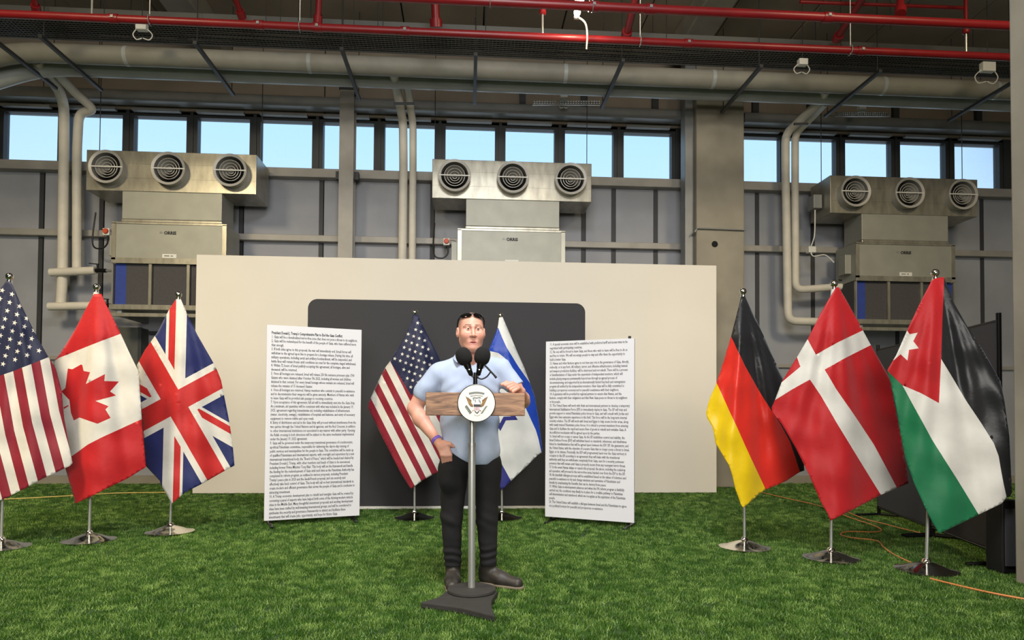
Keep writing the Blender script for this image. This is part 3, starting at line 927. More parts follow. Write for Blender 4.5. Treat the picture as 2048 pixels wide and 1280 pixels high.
def text_board(pl, pr, z0, z1, title, body, label, top, bot):
    a, b = Vector((pl.x, pl.y, 0)), Vector((pr.x, pr.y, 0))
    rt = (b - a).normalized()
    w = (b - a).length
    nn = rt.cross(Vector((0, 0, 1)))                       # towards the viewer
    t = thing('text_board', (a + b) / 2, label, 'sign')
    pn = MB().prism([a + Vector((0, 0, z0)), b + Vector((0, 0, z0)), b + Vector((0, 0, z1)), a + Vector((0, 0, z1))], -nn * 0.025).build('board_panel', 'board_white', t, bevel=0.002)
    lines = ([title] if title else []) + body.split('\n')
    step = (z1 - z0 - top - bot) / (len(lines) - 1)
    margin = 0.045
    size = step * 0.98
    y = z1 - top
    probe = text_mesh('probe', body, size, Matrix.Identity(4), 'ink', extrude=0, res=1)
    wmax = max(v.co.x for v in probe.data.vertices)
    pm = probe.data
    bpy.data.objects.remove(probe)
    bpy.data.meshes.remove(pm)
    xs = (w - 2 * margin) / wmax
    for i, ln in enumerate(lines):
        loc = a + rt * margin + nn * 0.0012 + Vector((0, 0, y - i * step - size * 0.35))
        tl = bool(title) and i == 0
        text_mesh('text_line', ln, size, facing(loc, rt), 'ink', pn, offset=0.0012 if tl else 0.0004, extrude=0.0003, res=1, xscale=xs * (1.0 if tl else 1.0))
    for s in (0.06, w - 0.06):
        f0 = a + rt * s
        MB().bar(f0 - nn * 0.02 + Vector((0, 0, z0 + 0.25)), f0 - nn * 0.02 + Vector((0, 0, 0.02)), 0.025, 0.012, up=nn).build('foot_post', 'black_metal', t)
        MB().bar(f0 + nn * 0.16 + Vector((0, 0, 0.008)), f0 - nn * 0.30 + Vector((0, 0, 0.008)), 0.03, 0.014).build('foot', 'black_metal', t)
    return t
text_board(G(528, 1042, 0.05), G(719, 1031, 0.05), 0.05, 1.995, LEFT_TITLE, LEFT_TEXT, 'tall white text board with a bold heading and numbered points one to ten', 0.075, 0.035)
rb = text_board(G(1090, 1033, 0.05), G(1268, 1046, 0.05), 0.05, 1.885, None, RIGHT_TEXT, 'tall white text board without heading, numbered points eleven to twenty', 0.03, 0.12)
q = G(1259, 1045, 0.05)
MB().box((q.x - 0.012, q.y - 0.004, 1.885), (q.x + 0.012, q.y + 0.02, 1.91)).build('clip', 'black_plastic', rb)

# ================================================================ FLAGS
def cloth_mat(name, rgb, rough=0.55):
    m = mat(name, rgb, rough, var=0.05, scale=9, bump=0.12, bscale=26, sheen=0.15, spec=0.35)
    return name
for n, c in (('cloth_white', (212, 208, 199)), ('cloth_red', (178, 20, 26)), ('cloth_dark_red', (132, 24, 42)), ('cloth_navy', (25, 31, 62)),
             ('cloth_union_blue', (29, 37, 92)), ('cloth_union_red', (184, 32, 32)), ('cloth_black', (30, 30, 32)), ('cloth_orange_red', (212, 44, 32)),
             ('cloth_gold', (226, 190, 16)), ('cloth_green', (16, 108, 66)), ('cloth_blue', (28, 66, 168)), ('cloth_star_blue', (40, 42, 120)),
             ('cloth_satin_white', (212, 212, 208))):
    cloth_mat(n, c, 0.34 if n in ('cloth_gold', 'cloth_orange_red', 'cloth_blue', 'cloth_satin_white', 'cloth_black') else 0.55)

def inside(poly, x, y):
    c = False
    j = len(poly) - 1
    for i in range(len(poly)):
        xi, yi = poly[i]
        xj, yj = poly[j]
        if (yi > y) != (yj > y) and x < (xj - xi) * (y - yi) / (yj - yi) + xi:
            c = not c
        j = i
    return c
def resample(poly, step, closed=True):
    out = []
    n = len(poly)
    for i in range(n if closed else n - 1):
        a, b = poly[i], poly[(i + 1) % n]
        m = max(1, int(math.hypot(b[0] - a[0], b[1] - a[1]) / step))
        out += [(a[0] + (b[0] - a[0]) * k / m, a[1] + (b[1] - a[1]) * k / m) for k in range(m)]
    if not closed:
        out.append(poly[-1])
    return out
def star(cx, cy, r, n=5, inner=0.4, rot=0.0, ax=(1, 0), ay=(0, 1)):
    p = []
    for k in range(2 * n):
        a = rot + math.pi * k / n
        q = r if k % 2 == 0 else r * inner
        u, v = q * math.sin(a), -q * math.cos(a)
        p.append((cx + u * ax[0] + v * ay[0], cy + u * ax[1] + v * ay[1]))
    return p
def flag(label, base, top, apex, outline, paints, ground, seed, sleeve='cloth_white', folds=7.0, amp=0.02, slope=0.40, step=7.0, slope_r=None):
    g = G(*base)
    Y = g.y
    tp = P(top[0], top[1], Y)
    t = thing('flag_stand', g, label, 'flag')
    mpx = (tp - P(top[0] + 1, top[1], Y)).length
    # base and pole
    d = MB().lathe([(0.20, 0.0), (0.212, 0.004), (0.212, 0.012), (0.15, 0.024), (0.10, 0.045), (0.05, 0.062), (0.032, 0.066), (0.026, 0.085), (0.018, 0.092), (0.0, 0.092)], 48, o=g)
    d.build('base', 'chrome', t, smooth=True)
    ball = tp
    ax = (ball - g).normalized()
    MB().tube([g + Vector((0, 0, 0.06)), ball - ax * 0.03], 0.0115, 14).build('pole', 'steel_pole', t, smooth=True)
    f = MB()
    f.lathe([(0.013, -0.05), (0.02, -0.045), (0.02, -0.035), (0.013, -0.03), (0.016, -0.026), (0.027, -0.014), (0.030, 0.0), (0.026, 0.015), (0.015, 0.026), (0.0, 0.030)], 20, o=ball)
    f.build('finial', 'chrome', t, smooth=True)
    if sleeve:
        a = ball - ax * 0.05
        MB().tube([a, a - ax * 0.06, a - ax * 0.16], [0.022, 0.026, 0.024], 14).build('pole_sleeve', sleeve, t, smooth=True)
    # the cloth
    ol = resample(outline, step)
    polys = [p for p, _ in paints]
    xs, ys = [p[0] for p in ol], [p[1] for p in ol]
    pts, edges = [Vector(p) for p in ol], [(i, (i + 1) % len(ol)) for i in range(len(ol))]
    for p in polys:
        q = resample(p, step)
        o = len(pts)
        pts += [Vector(k) for k in q]
        edges += [(o + i, o + (i + 1) % len(q)) for i in range(len(q))]
    y = min(ys)
    row = 0
    while y < max(ys):
        x = min(xs) + (step / 2 if row % 2 else 0)
        while x < max(xs):
            if inside(ol, x, y):
                pts.append(Vector((x, y)))
            x += step
        y += step * 0.866
        row += 1
    vo, _, fo, _, _, _ = delaunay_2d_cdt(pts, edges, [], 0, 0.05)
    names = [ground] + [m for _, m in paints]
    mats_ = sorted(set(names))
    rnd = random.Random(seed)
    ph = [rnd.uniform(0, 6.28) for _ in range(8)]
    ay = apex[1]
    def depth(x, yy):
        tt = (yy - top[1]) / max(1, base[1] - top[1])
        px = top[0] + (base[0] - top[0]) * tt
        dx = (x - px) * mpx
        h = max(0.0, (yy - ay) * mpx)
        th = math.atan2(dx, h + 0.12)
        r = math.hypot(dx, h)
        k = min(1.0, r / 0.6)
        v = -0.036 - 0.045 * min(1.0, h / 0.35) + (slope if dx < 0 or slope_r is None else slope_r) * (math.sqrt(dx * dx + 0.0025) - 0.05)
        v += amp * k * math.sin(folds * 2.2 * th + ph[0]) + 0.5 * amp * k * math.sin(folds * 5 * th + ph[1] + 2 * h)
        v += 0.006 * k * math.sin(11 * (dx + 0.8 * h) + ph[2]) * math.sin(7 * (dx - h) + ph[3]) * 1.6
        v += 0.0035 * k * math.sin(31 * (dx * 0.9 - 0.6 * h) + ph[4]) * math.sin(17 * (dx + 0.5 * h) + ph[5])
        lim = -0.018 - 0.0 * k
        if abs(dx) < 0.05:
            v = min(v, lim)
        return v
    vs_ = [P(p.x, p.y, Y + depth(p.x, p.y)) for p in vo]
    fs_, mi = [], []
    for tri in fo:
        cx_, cy_ = sum(vo[i].x for i in tri) / 3, sum(vo[i].y for i in tri) / 3
        if not inside(ol, cx_, cy_):
            continue
        nm = ground
        for p, m in paints:
            if inside(p, cx_, cy_):
                nm = m
        fs_.append(tuple(tri))
        mi.append(mats_.index(nm))
    m_ = MB()
    m_.v, m_.f, m_.mi = vs_, fs_, mi
    o = m_.build('flag_cloth', mats_, t)
    o.data.polygons.foreach_set('use_smooth', [True] * len(o.data.polygons))
    sd = o.modifiers.new('thickness', 'SOLIDIFY')
    sd.thickness = 0.0016
    return t
def cr(pts, ox, oy, s):                                   # measured on an enlarged detail of the photo
    return [(ox + x / s, oy + y / s) for x, y in pts]
def band(pts0, pts1):
    return list(pts0) + list(reversed(pts1))

# stars and stripes, outer flag
ol = [(13, 562), (22, 563), (40, 605), (75, 676), (98, 716), (112, 738), (123, 780), (128, 835), (136, 880), (145, 926), (140, 932), (131, 936), (104, 949), (84, 958), (50, 977), (12, 996), (-62, 1028),
      (-84, 940), (-98, 850), (-104, 780), (-88, 728), (-45, 640), (-10, 590)]
stripes = []
A0, A1, B0, B1 = (-118, 796), (116, 706), (-66, 1036), (166, 922)
for k in range(13):
    u0, u1 = k / 13, (k + 1) / 13
    f_ = lambda a, b, u: (a[0] + (b[0] - a[0]) * u, a[1] + (b[1] - a[1]) * u)
    if k % 2 == 0:
        q0, q1 = f_(A1, A0, u0), f_(A1, A0, u1)
        r0, r1 = f_(B1, B0, u0), f_(B1, B0, u1)
        up = lambda p, q: (p[0] - (q[0] - p[0]) * 0.9, p[1] - (q[1] - p[1]) * 0.9)
        stripes.append(([up(q0, r0), q0, ((q0[0] + r0[0]) / 2 - 5, (q0[1] + r0[1]) / 2), (r0[0] + 2, r0[1] + 8), (r1[0] + 2, r1[1] + 8), ((q1[0] + r1[0]) / 2 - 5, (q1[1] + r1[1]) / 2), q1, up(q1, r1)], 'cloth_dark_red'))
canton = [(-24, 760), (30, 741), (98, 714), (150, 690), (60, 540), (-30, 540), (-70, 660)]
stars_ = []
for i in range(-6, 8):
    for j in range(-8, 10):
        x, y = 19.5 + 19.2 * i - 4.6 * j, 605 + 7.6 * i + 16.5 * j
        if inside([(0, 575), (24, 575), (92, 706), (30, 733), (-20, 750), (-60, 690)], x, y):
            stars_.append((star(x, y, 5.6, rot=0.3), 'cloth_white'))
flag('striped red and white flag with white stars on navy, next to the maple leaf flag', (2, 1096), (19, 553), (18, 565), ol,
     stripes + [(canton, 'cloth_navy')] + stars_, 'cloth_white', 3)

# maple leaf
ol = [(188, 588), (203, 588), (213, 610), (237, 658), (262, 712), (277, 742), (281, 800), (284, 845), (288, 890), (292, 934), (255, 957), (215, 976), (180, 994), (151, 1007), (141, 972), (131, 936),
      (124, 890), (118, 840), (112, 790), (106, 745), (108, 722), (120, 708), (150, 660), (175, 612)]
leaf = [(136, 737), (145, 738.6), (162, 729), (165, 730), (167.6, 742), (180.5, 744.5), (172, 768), (210, 748), (208.6, 762), (238, 763), (220, 783), (232, 791), (191, 802), (217, 812.5), (211, 819),
        (221, 836), (195, 847.5), (159, 835), (148, 841), (142, 825), (139, 800), (123, 783), (131, 776)]
flag('red and white flag with a red maple leaf', (178, 1082), (193, 574), (196, 590), ol,
     [([(90, 560), (280, 560), (300, 640), (238, 669), (205, 681), (165, 697), (118, 716), (106, 724), (90, 700)], 'cloth_red'),
      ([(130, 918), (146, 911), (176, 889), (205, 874), (240, 858), (284, 838), (310, 830), (310, 1020), (120, 1020)], 'cloth_red'),
      (leaf, 'cloth_red'), ([(127, 815), (137, 810), (137.5, 812), (128, 818)], 'cloth_red')], 'cloth_white', 5, amp=0.016)

# union flag: laid out in its own proportions, then turned to hang
def ufl(u, v):                                             # u along the fly, v across (pixels)
    return (349 + 0.498 * u + 0.879 * v, 806 + 0.867 * u - 0.477 * v)
def upoly(pts):
    return [ufl(u, v) for u, v in pts]
LU, LV = 190, 114
def diag(sgn, w, off=0.0, u0=-LU, u1=LU):
    k = LV / LU * sgn
    n = math.hypot(1, k)
    nx, ny = -k / n, 1 / n
    return upoly([(u0 + nx * (off - w / 2), u0 * k + ny * (off - w / 2)), (u1 + nx * (off - w / 2), u1 * k + ny * (off - w / 2)),
                  (u1 + nx * (off + w / 2), u1 * k + ny * (off + w / 2)), (u0 + nx * (off + w / 2), u0 * k + ny * (off + w / 2))])
upaint = [(diag(1, 40), 'cloth_white'), (diag(-1, 40), 'cloth_white'),
          (diag(-1, 13, -8, -LU, 0), 'cloth_union_red'), (diag(-1, 13, 8, 0, LU), 'cloth_union_red'),
          (diag(1, 13, -8, -LU, 0), 'cloth_union_red'), (diag(1, 13, 8, 0, LU), 'cloth_union_red'),
          (upoly([(-220, -33), (220, -33), (220, 33), (-220, 33)]), 'cloth_white'), (upoly([(-33, -150), (33, -150), (33, 150), (-33, 150)]), 'cloth_white'),
          (upoly([(-220, -20), (220, -20), (220, 20), (-220, 20)]), 'cloth_union_red'), (upoly([(-20, -150), (20, -150), (20, 150), (-20, 150)]), 'cloth_union_red')]
ol = [(351, 600), (362, 599), (376, 632), (395, 670), (415, 705), (432, 735), (442, 760), (450, 800), (458, 840), (465, 885), (469, 931), (440, 947), (405, 967), (370, 985), (343, 1008), (334, 990), (323, 972), (320, 962),
      (304, 945), (291, 931), (288, 890), (284, 840), (280, 790), (277, 745), (274, 730), (290, 700), (315, 665), (338, 620)]
flag('blue, white and red flag with crossed diagonal and upright bars', (340, 1065), (357, 589), (356, 600), ol, upaint, 'cloth_union_blue', 9, amp=0.016)

# stars and stripes behind the speaker
K = (720, 600, 2.783)
ol = cr([(293, 82), (324, 80), (332, 105), (400, 240), (445, 330), (470, 420), (470, 600), (455, 800), (437, 955), (372, 990), (340, 1010), (283, 1052), (225, 960), (105, 725), (70, 650), (42, 590), (60, 545), (100, 455), (142, 375), (168, 340), (235, 230), (285, 125)], *K)
sb = [((30, 570), (283, 1055)), ((60, 545), (308, 1042)), ((80, 498), (345, 1016)), ((100, 455), (372, 1000)), ((120, 412), (405, 982)), ((142, 378), (437, 965)), ((168, 340), (470, 945)), ((195, 300), (500, 900)),
      ((222, 260), (530, 850)), ((250, 220), (560, 800)), ((277, 180), (590, 750)), ((300, 140), (620, 700)), ((330, 100), (650, 650))]
stripes = [(cr([sb[k][0], sb[k][1], sb[k + 1][1], sb[k + 1][0]], *K), 'cloth_dark_red') for k in range(0, 12, 2)]
stripes[0] = (cr([(0, 560), (0, 700), (250, 1100), (308, 1060), (308, 1042), (60, 545)], *K), 'cloth_dark_red')
stars_ = []
for i in range(-8, 9):
    for j in range(-10, 14):
        x, y = 310 + 30.5 * i - 11 * j, 165 + 11.8 * i + 37 * j
        if inside([(300, 140), (322, 118), (425, 320), (400, 420), (285, 492), (190, 325), (225, 245)], x, y):
            q = cr([(x, y)], *K)[0]
            stars_.append((star(q[0], q[1], 4.0, rot=0.2), 'cloth_white'))
flag('striped red and white flag with white stars on navy, before the dark display wall', (829, 1037), (830, 625), (830, 630), ol,
     stripes + [(cr([(168, 340), (285, 530), (420, 450), (500, 400), (420, 180), (330, 60), (280, 60), (200, 200)], *K), 'cloth_navy')] + stars_, 'cloth_white', 11, amp=0.016)

# white flag with blue bands
K = (980, 610, 3.283)
ol = cr([(60, 82), (82, 78), (130, 190), (175, 300), (220, 400), (258, 500), (292, 590), (320, 750), (346, 962), (336, 972), (310, 988), (240, 1060), (185, 1110), (135, 1158), (75, 1218), (30, 1120), (-30, 980), (-80, 820), (-110, 640), (-90, 500), (-50, 390), (5, 265), (50, 150)], *K)
hexa = []
hc = (62, 692)
for r0, m_ in ((136, 'cloth_star_blue'),):
    for rot in (math.radians(117.5), math.radians(117.5 + 60)):
        tri = [(hc[0] + r0 * math.sin(rot + k * 2.0944), hc[1] - r0 * math.cos(rot + k * 2.0944)) for k in range(3)]
        hexa.append((cr(tri, *K), 'cloth_star_blue'))
    for rot in (math.radians(117.5), math.radians(117.5 + 60)):
        tri = [(hc[0] + r0 * 0.62 * math.sin(rot + k * 2.0944), hc[1] - r0 * 0.62 * math.cos(rot + k * 2.0944)) for k in range(3)]
        hexa.append((cr(tri, *K), 'cloth_satin_white'))
flag('white flag with a broad blue band and a blue six-pointed star', (1004, 1037), (1001, 631), (1001, 636), ol,
     hexa + [(cr([(48, 150), (54, 150), (80, 215), (110, 280), (180, 395), (252, 498), (300, 560), (360, 900), (360, 985), (336, 962), (318, 880), (300, 820), (240, 690), (180, 500), (140, 420), (100, 350), (55, 315), (-10, 300), (-70, 330), (-40, 200)], *K), 'cloth_blue'),
             (cr([(75, 1040), (140, 1160), (70, 1240), (0, 1150), (-50, 1000), (-130, 800), (-130, 720), (-60, 820), (20, 950)], *K), 'cloth_star_blue')], 'cloth_satin_white', 13, sleeve=None, amp=0.014)

# black, red and gold
K = (1400, 570, 2.782)
ol = cr([(228, 68), (252, 68), (285, 140), (330, 230), (400, 385), (462, 520), (500, 640), (540, 790), (572, 930), (580, 1032), (552, 1042), (480, 1090), (420, 1116), (366, 1138), (328, 1160), (300, 1190), (240, 1240), (228, 1222),
         (195, 1130), (180, 1060), (160, 1000), (118, 935), (86, 880), (78, 830), (70, 790), (40, 742), (34, 712), (45, 660), (62, 612), (78, 580), (92, 545), (120, 460), (150, 360), (173, 285), (200, 180)], *K)
flag('satin flag of black, red and gold bands', (1489, 1096), (1486, 583), (1487, 592), ol,
     [(cr([(172, 283), (210, 365), (250, 450), (320, 575), (395, 695), (450, 780), (500, 872), (530, 960), (556, 1040), (556, 1100), (366, 1142), (300, 1000), (245, 880), (205, 790), (150, 670), (92, 543), (60, 480), (140, 280)], *K), 'cloth_orange_red'),
      (cr([(92, 543), (150, 670), (205, 790), (245, 880), (300, 1000), (366, 1140), (366, 1260), (200, 1260), (0, 800), (0, 600)], *K), 'cloth_gold')], 'cloth_black', 15, sleeve='cloth_black', folds=9, amp=0.022)

# white cross on red
K = (1540, 550, 2.51)
ol = cr([(332, 62), (345, 62), (382, 125), (440, 230), (505, 350), (580, 480), (603, 520), (625, 650), (650, 770), (672, 900), (695, 1045), (635, 1070), (555, 1105), (440, 1165), (303, 1234), (285, 1190), (255, 1140), (200, 1010), (130, 870), (60, 750), (12, 690),
         (8, 665), (25, 628), (60, 535), (140, 405), (190, 320), (250, 200), (300, 112)], *K)
flag('red flag with a white cross', (1662, 1118), (1668, 567), (1673, 578), ol,
     [(cr([(125, 380), (175, 300), (188, 322), (230, 400), (275, 475), (330, 570), (420, 700), (520, 850), (590, 980), (640, 1075), (560, 1110), (510, 1030), (430, 900), (330, 735), (255, 605), (200, 525), (150, 455)], *K), 'cloth_white'),
      (cr([(10, 655), (0, 600), (40, 540), (60, 538), (155, 458), (230, 400), (340, 338), (465, 278), (520, 250), (545, 330), (505, 352), (380, 415), (275, 475), (200, 525), (110, 575), (25, 628)], *K), 'cloth_white')], 'cloth_red', 17, amp=0.018)

# red triangle, black, white and green
K = (1760, 530, 2.327)
ol = cr([(240, 72), (255, 62), (298, 56), (345, 178), (400, 275), (480, 400), (560, 540), (580, 640), (602, 800), (614, 1060), (602, 1078), (588, 1083), (566, 1110), (460, 1161), (370, 1205), (275, 1250), (245, 1200), (215, 1140), (160, 1020), (118, 900), (95, 780), (80, 690), (50, 545),
         (33, 490), (75, 420), (128, 300), (180, 190)], *K)
flag('flag of black, white and green bands with a red triangle and white star', (1853, 1142), (1870, 546), (1872, 556), ol,
     [(cr([(274, 420), (340, 530), (400, 630), (470, 735), (530, 830), (552, 890), (562, 950), (575, 1020), (590, 1086), (560, 1130), (460, 1165), (360, 1000), (240, 810), (170, 680), (105, 562), (150, 500)], *K), 'cloth_white'),
      (cr([(105, 562), (170, 680), (240, 810), (360, 1000), (460, 1163), (420, 1220), (270, 1290), (100, 1000), (20, 480)], *K), 'cloth_green'),
      (cr([(225, 60), (240, 40), (299, 50), (290, 250), (284, 440), (274, 643), (190, 596), (105, 560), (33, 492), (10, 480)], *K), 'cloth_red'),
      (cr([(110, 320), (122, 300), (137, 322), (175, 315), (155, 355), (180, 388), (135, 395), (128, 445), (95, 415), (65, 442), (40, 450), (60, 360)], *K), 'cloth_white')], 'cloth_black', 19, amp=0.016, slope_r=-0.22)

# ================================================================ FOLDING BLACK SCREENS
def screen(a, b, h, label):
    a, b = Vector((a[0], a[1], 0)), Vector((b[0], b[1], 0))
    rt = (b - a).normalized()
    nn = rt.cross(Vector((0, 0, 1)))
    t = thing('partition_screen', (a + b) / 2, label, 'partition')
    MB().prism([a + rt * 0.02 + Vector((0, 0, 0.12)), b - rt * 0.02 + Vector((0, 0, 0.12)), b - rt * 0.02 + Vector((0, 0, h - 0.07)), a + rt * 0.02 + Vector((0, 0, h - 0.07))], nn * 0.02).build('fabric_panel', 'screen_fabric', t)
    for p in (a, b):
        MB().tube([p + Vector((0, 0, 0.02)), p + Vector((0, 0, h))], 0.019, 10).build('post', 'black_metal', t, smooth=True)
        MB().tube([p - nn * 0.24 + Vector((0, 0, 0.012)), p + Vector((0, 0, 0.03)), p + nn * 0.24 + Vector((0, 0, 0.012))], 0.014, 8).build('foot', 'black_metal', t, smooth=True)
    for z in (0.1, h - 0.06):
        MB().tube([a + Vector((0, 0, z)), b + Vector((0, 0, z))], 0.013, 8).build('cross_rail', 'black_metal', t, smooth=True)
s1 = G(1758, 1033)
s2 = P(2000, 900, 4.86)
s2.z = 0.0
sm_ = s1.lerp(s2, 0.52)
screen(s1, (sm_.x + 0.01, sm_.y + 0.03), 1.92, 'black fabric partition screen standing behind the red flag with white cross')
screen((sm_.x, sm_.y - 0.03), (s2.x, s2.y), 1.92, 'black fabric partition screen ending at the rough concrete column')

a, b = P(1999, 1000, 4.66), P(2034, 1000, 4.66)
t = thing('end_panel', (a.lerp(b, 0.5).x, 4.72, 0), 'black end panel between the partition screen and the rough concrete column', 'case')  # black box standing for the dark end of the partition frame
MB().box((a.x, 4.64, 0.0), (b.x, 4.80, a.z)).build('end_panel_body', 'black_plastic', t, bevel=0.012)
MB().box((a.x + 0.02, 4.628, 0.06), (b.x - 0.02, 4.64, a.z - 0.06)).build('end_panel_face', 'screen_fabric', t)
# dark duct and hatch frame under the outermost fan unit
a, b = P(236, 655, 10.6), P(281, 775, 10.6)
t = thing('service_duct', ((a.x + b.x) / 2, 10.7, b.z), 'dark grey service duct under the outermost fan unit', 'duct')
MB().box((a.x, 10.55, b.z), (b.x, WY - 0.02, a.z)).build('duct_body', 'duct_grey', t, bevel=0.008)
MB().box((b.x - 0.02, 10.53, b.z), (b.x + 0.03, 10.56, a.z)).build('duct_edge', 'frame_dark', t)
MB().box((b.x + 0.03, 10.74, P(280, 662, 10.74).z - 0.05), (b.x + 0.75, 10.80, P(280, 662, 10.74).z)).build('hatch_frame', 'frame_dark', t)
struct(MB().box((-13, WY - 0.05, 1.90), (3.5, WY, 1.96)).box((4.45, WY - 0.05, 1.90), (12, WY, 1.96)).build('trim_4', 'steel_rail'), 'thin steel rail low on the wall panels', 'rail')

# ================================================================ CORDS ON THE GRASS
def cord(pts, r, m, label):
    one('extension_cord', MB().tube(spline([G(x, y, 0.008) for x, y in pts], 8), r, 6), m, label, 'cord')
cord([(-40, 1001), (60, 996), (150, 991), (240, 986), (320, 985), (372, 984)], 0.008, 'yellow_cord', 'thin yellow cord lying straight on the grass behind the maple leaf flag')
cord([(1520, 984), (1580, 998), (1640, 1012), (1700, 1035), (1745, 1050), (1763, 1060), (1748, 1064), (1700, 1063), (1681, 1068), (1700, 1075), (1752, 1081), (1768, 1095), (1790, 1110), (1824, 1126)], 0.006, 'orange_cord',
     'orange cord curling across the grass towards the flag with the red triangle')
cord([(1697, 1025), (1730, 1038), (1770, 1048), (1800, 1056), (1840, 1066)], 0.006, 'orange_cord', 'orange cord running along the feet of the black screens')
cord([(1860, 1157), (1900, 1167), (1960, 1181), (2010, 1191), (2060, 1200)], 0.007, 'orange_cord', 'orange cord leaving the chrome base of the flag with the red triangle')

# ================================================================ LECTERN
def wood_mat():
    m = bpy.data.materials.new('walnut_wood')
    m.use_nodes = True
    nt = m.node_tree
    b = nt.nodes['Principled BSDF']
    b.inputs['Roughness'].default_value = 0.45
    co = nt.nodes.new('ShaderNodeTexCoord')
    mp = nt.nodes.new('ShaderNodeMapping')
    mp.inputs['Scale'].default_value = (2.2, 8, 16)
    mp.inputs['Rotation'].default_value = (0, 0.10, 0)
    n = nt.nodes.new('ShaderNodeTexNoise')
    n.inputs['Scale'].default_value = 2.2
    n.inputs['Detail'].default_value = 8
    n.inputs['Distortion'].default_value = 1.6
    r = nt.nodes.new('ShaderNodeValToRGB')
    e_ = r.color_ramp.elements
    e_[0].position, e_[1].position = 0.32, 0.68
    e_[0].color = (*srgb((96, 66, 46)), 1)
    e_[1].color = (*srgb((176, 134, 100)), 1)
    k = e_.new(0.5)
    k.color = (*srgb((140, 101, 74)), 1)
    nt.links.new(co.outputs['Object'], mp.inputs[0])
    nt.links.new(mp.outputs[0], n.inputs['Vector'])
    nt.links.new(n.outputs['Fac'], r.inputs[0])
    nt.links.new(r.outputs[0], b.inputs['Base Color'])
    MATS['wood'] = m
wood_mat()
mat('base_black', (48, 46, 44), 0.75, var=0.12, scale=20)
mat('seal_white', (232, 229, 218), 0.4)
mat('seal_brown', (116, 84, 46), 0.5)
mat('seal_gold', (178, 138, 72), 0.5)
mat('seal_dark', (48, 44, 52), 0.5)
mat('seal_grey', (120, 124, 120), 0.5)
mat('seal_green', (56, 70, 58), 0.5)
mat('seal_red', (186, 92, 84), 0.5)
mat('foam_black', (16, 16, 17), 0.95, bump=0.4, bscale=220)
LG = G(943, 1195)
LYC = LG.y
lt = thing('lectern', LG, 'walnut bar lectern with a round white seal on a chrome pole', 'lectern')
# three-pointed base with hollowed sides
tips = [G(841, 1210, 0.02), G(990, 1238, 0.02), G(996, 1187, 0.02), G(890, 1188, 0.02)]
ctr = sum(tips, Vector()) / 4
poly = []
for a, b in zip(tips, tips[1:] + tips[:1]):
    for k in range(8):
        u = k / 8
        p = a.lerp(b, u)
        poly.append(p + (ctr - p) * (0.16 * math.sin(math.pi * u)))
poly = [Vector((p.x, p.y, 0.0)) for p in poly]
MB().prism(poly, (0, 0, 0.038)).build('base_plate', 'base_black', lt, bevel=0.008)
MB().lathe([(0.0, 0.038), (0.145, 0.038), (0.15, 0.044), (0.148, 0.056), (0.13, 0.062), (0.0, 0.064)], 48, o=LG).build('base_disc', 'base_black', lt, smooth=True)
ptop = P(944, 812, LYC)
pm = LG.lerp(ptop, 0.80)
MB().tube([LG + Vector((0, 0, 0.06)), pm], 0.0225, 20).build('lower_pole', 'steel_pole', lt, smooth=True)
MB().tube([pm, ptop], 0.0185, 20).build('upper_pole', 'steel_pole', lt, smooth=True)
MB().tube([pm - Vector((0, 0, 0.012)), pm + Vector((0, 0, 0.006))], 0.025, 20).build('collar', 'steel_pole', lt, smooth=True)
b0, b1 = P(851, 831, LYC - 0.09), P(1050, 786, LYC - 0.09)
MB().box((b0.x, LYC - 0.09, b0.z), (b1.x, LYC + 0.05, b1.z)).build('wooden_bar', 'wood', lt, bevel=0.004)
sc0 = P(953, 806, LYC - 0.11)
SR = (P(991, 806, LYC - 0.11) - sc0).length
seal = MB().lathe([(0.0, 0.0), (SR * 0.97, 0.0), (SR * 0.985, 0.002)], 56, axis='y', o=sc0).build('seal', 'seal_white', lt)
MB().lathe([(SR * 0.968, -0.002), (SR, 0.0), (SR, 0.02), (0, 0.02)], 56, axis='y', o=sc0).build('seal_rim', 'black_metal', lt, smooth=True)
def emb(name, pts, m, lift=0.001):                         # drawn on an enlarged detail: centre (1050, 615), radius 350
    poly = [sc0 + Vector(((x - 1050) / 350 * SR, -lift, -(y - 615) / 350 * SR)) for x, y in pts]
    n = len(poly)
    MB().prism(poly, (0, lift * 0.8, 0)).build(name, m, seal)
def mir(pts):
    return [(2108 - x, y) for x, y in pts]
wing = [(848, 490), (880, 512), (905, 522), (930, 545), (958, 565), (950, 605), (975, 640), (988, 660), (985, 692), (950, 682), (930, 668), (905, 632), (888, 590), (872, 550)]
emb('eagle_wing', wing, 'seal_brown')
emb('eagle_wing', mir(wing), 'seal_brown')
for k in range(4):
    f_ = [(880 + 22 * k, 530 + 22 * k), (888 + 22 * k, 532 + 22 * k), (915 + 18 * k, 630 + 14 * k), (908 + 18 * k, 628 + 14 * k)]
    emb('feather', f_, 'seal_gold', 0.0016)
    emb('feather', mir(f_), 'seal_gold', 0.0016)
emb('eagle_body', [(990, 560), (1005, 530), (1040, 520), (1080, 520), (1110, 530), (1122, 560), (1118, 640), (1000, 640)], 'board_white', 0.0008)
for a in ((985, 545), (1018, 575), (1090, 572), (1110, 600)):
    emb('eagle_detail', [(a[0], a[1] - 22), (a[0] + 14, a[1] - 26), (a[0] + 20, a[1] + 20), (a[0] + 8, a[1] + 30)], 'seal_grey', 0.0014)
emb('scroll', [(975, 520), (1010, 505), (1055, 515), (1095, 500), (1132, 512), (1128, 530), (1090, 520), (1055, 535), (1012, 525), (985, 540)], 'seal_grey', 0.0018)
emb('shield_chief', [(998, 640), (1126, 640), (1126, 686), (998, 686)], 'seal_dark', 0.0018)
emb('shield', [(1002, 688), (1116, 688), (1110, 745), (1058, 790), (1008, 745)], 'board_white', 0.0016)
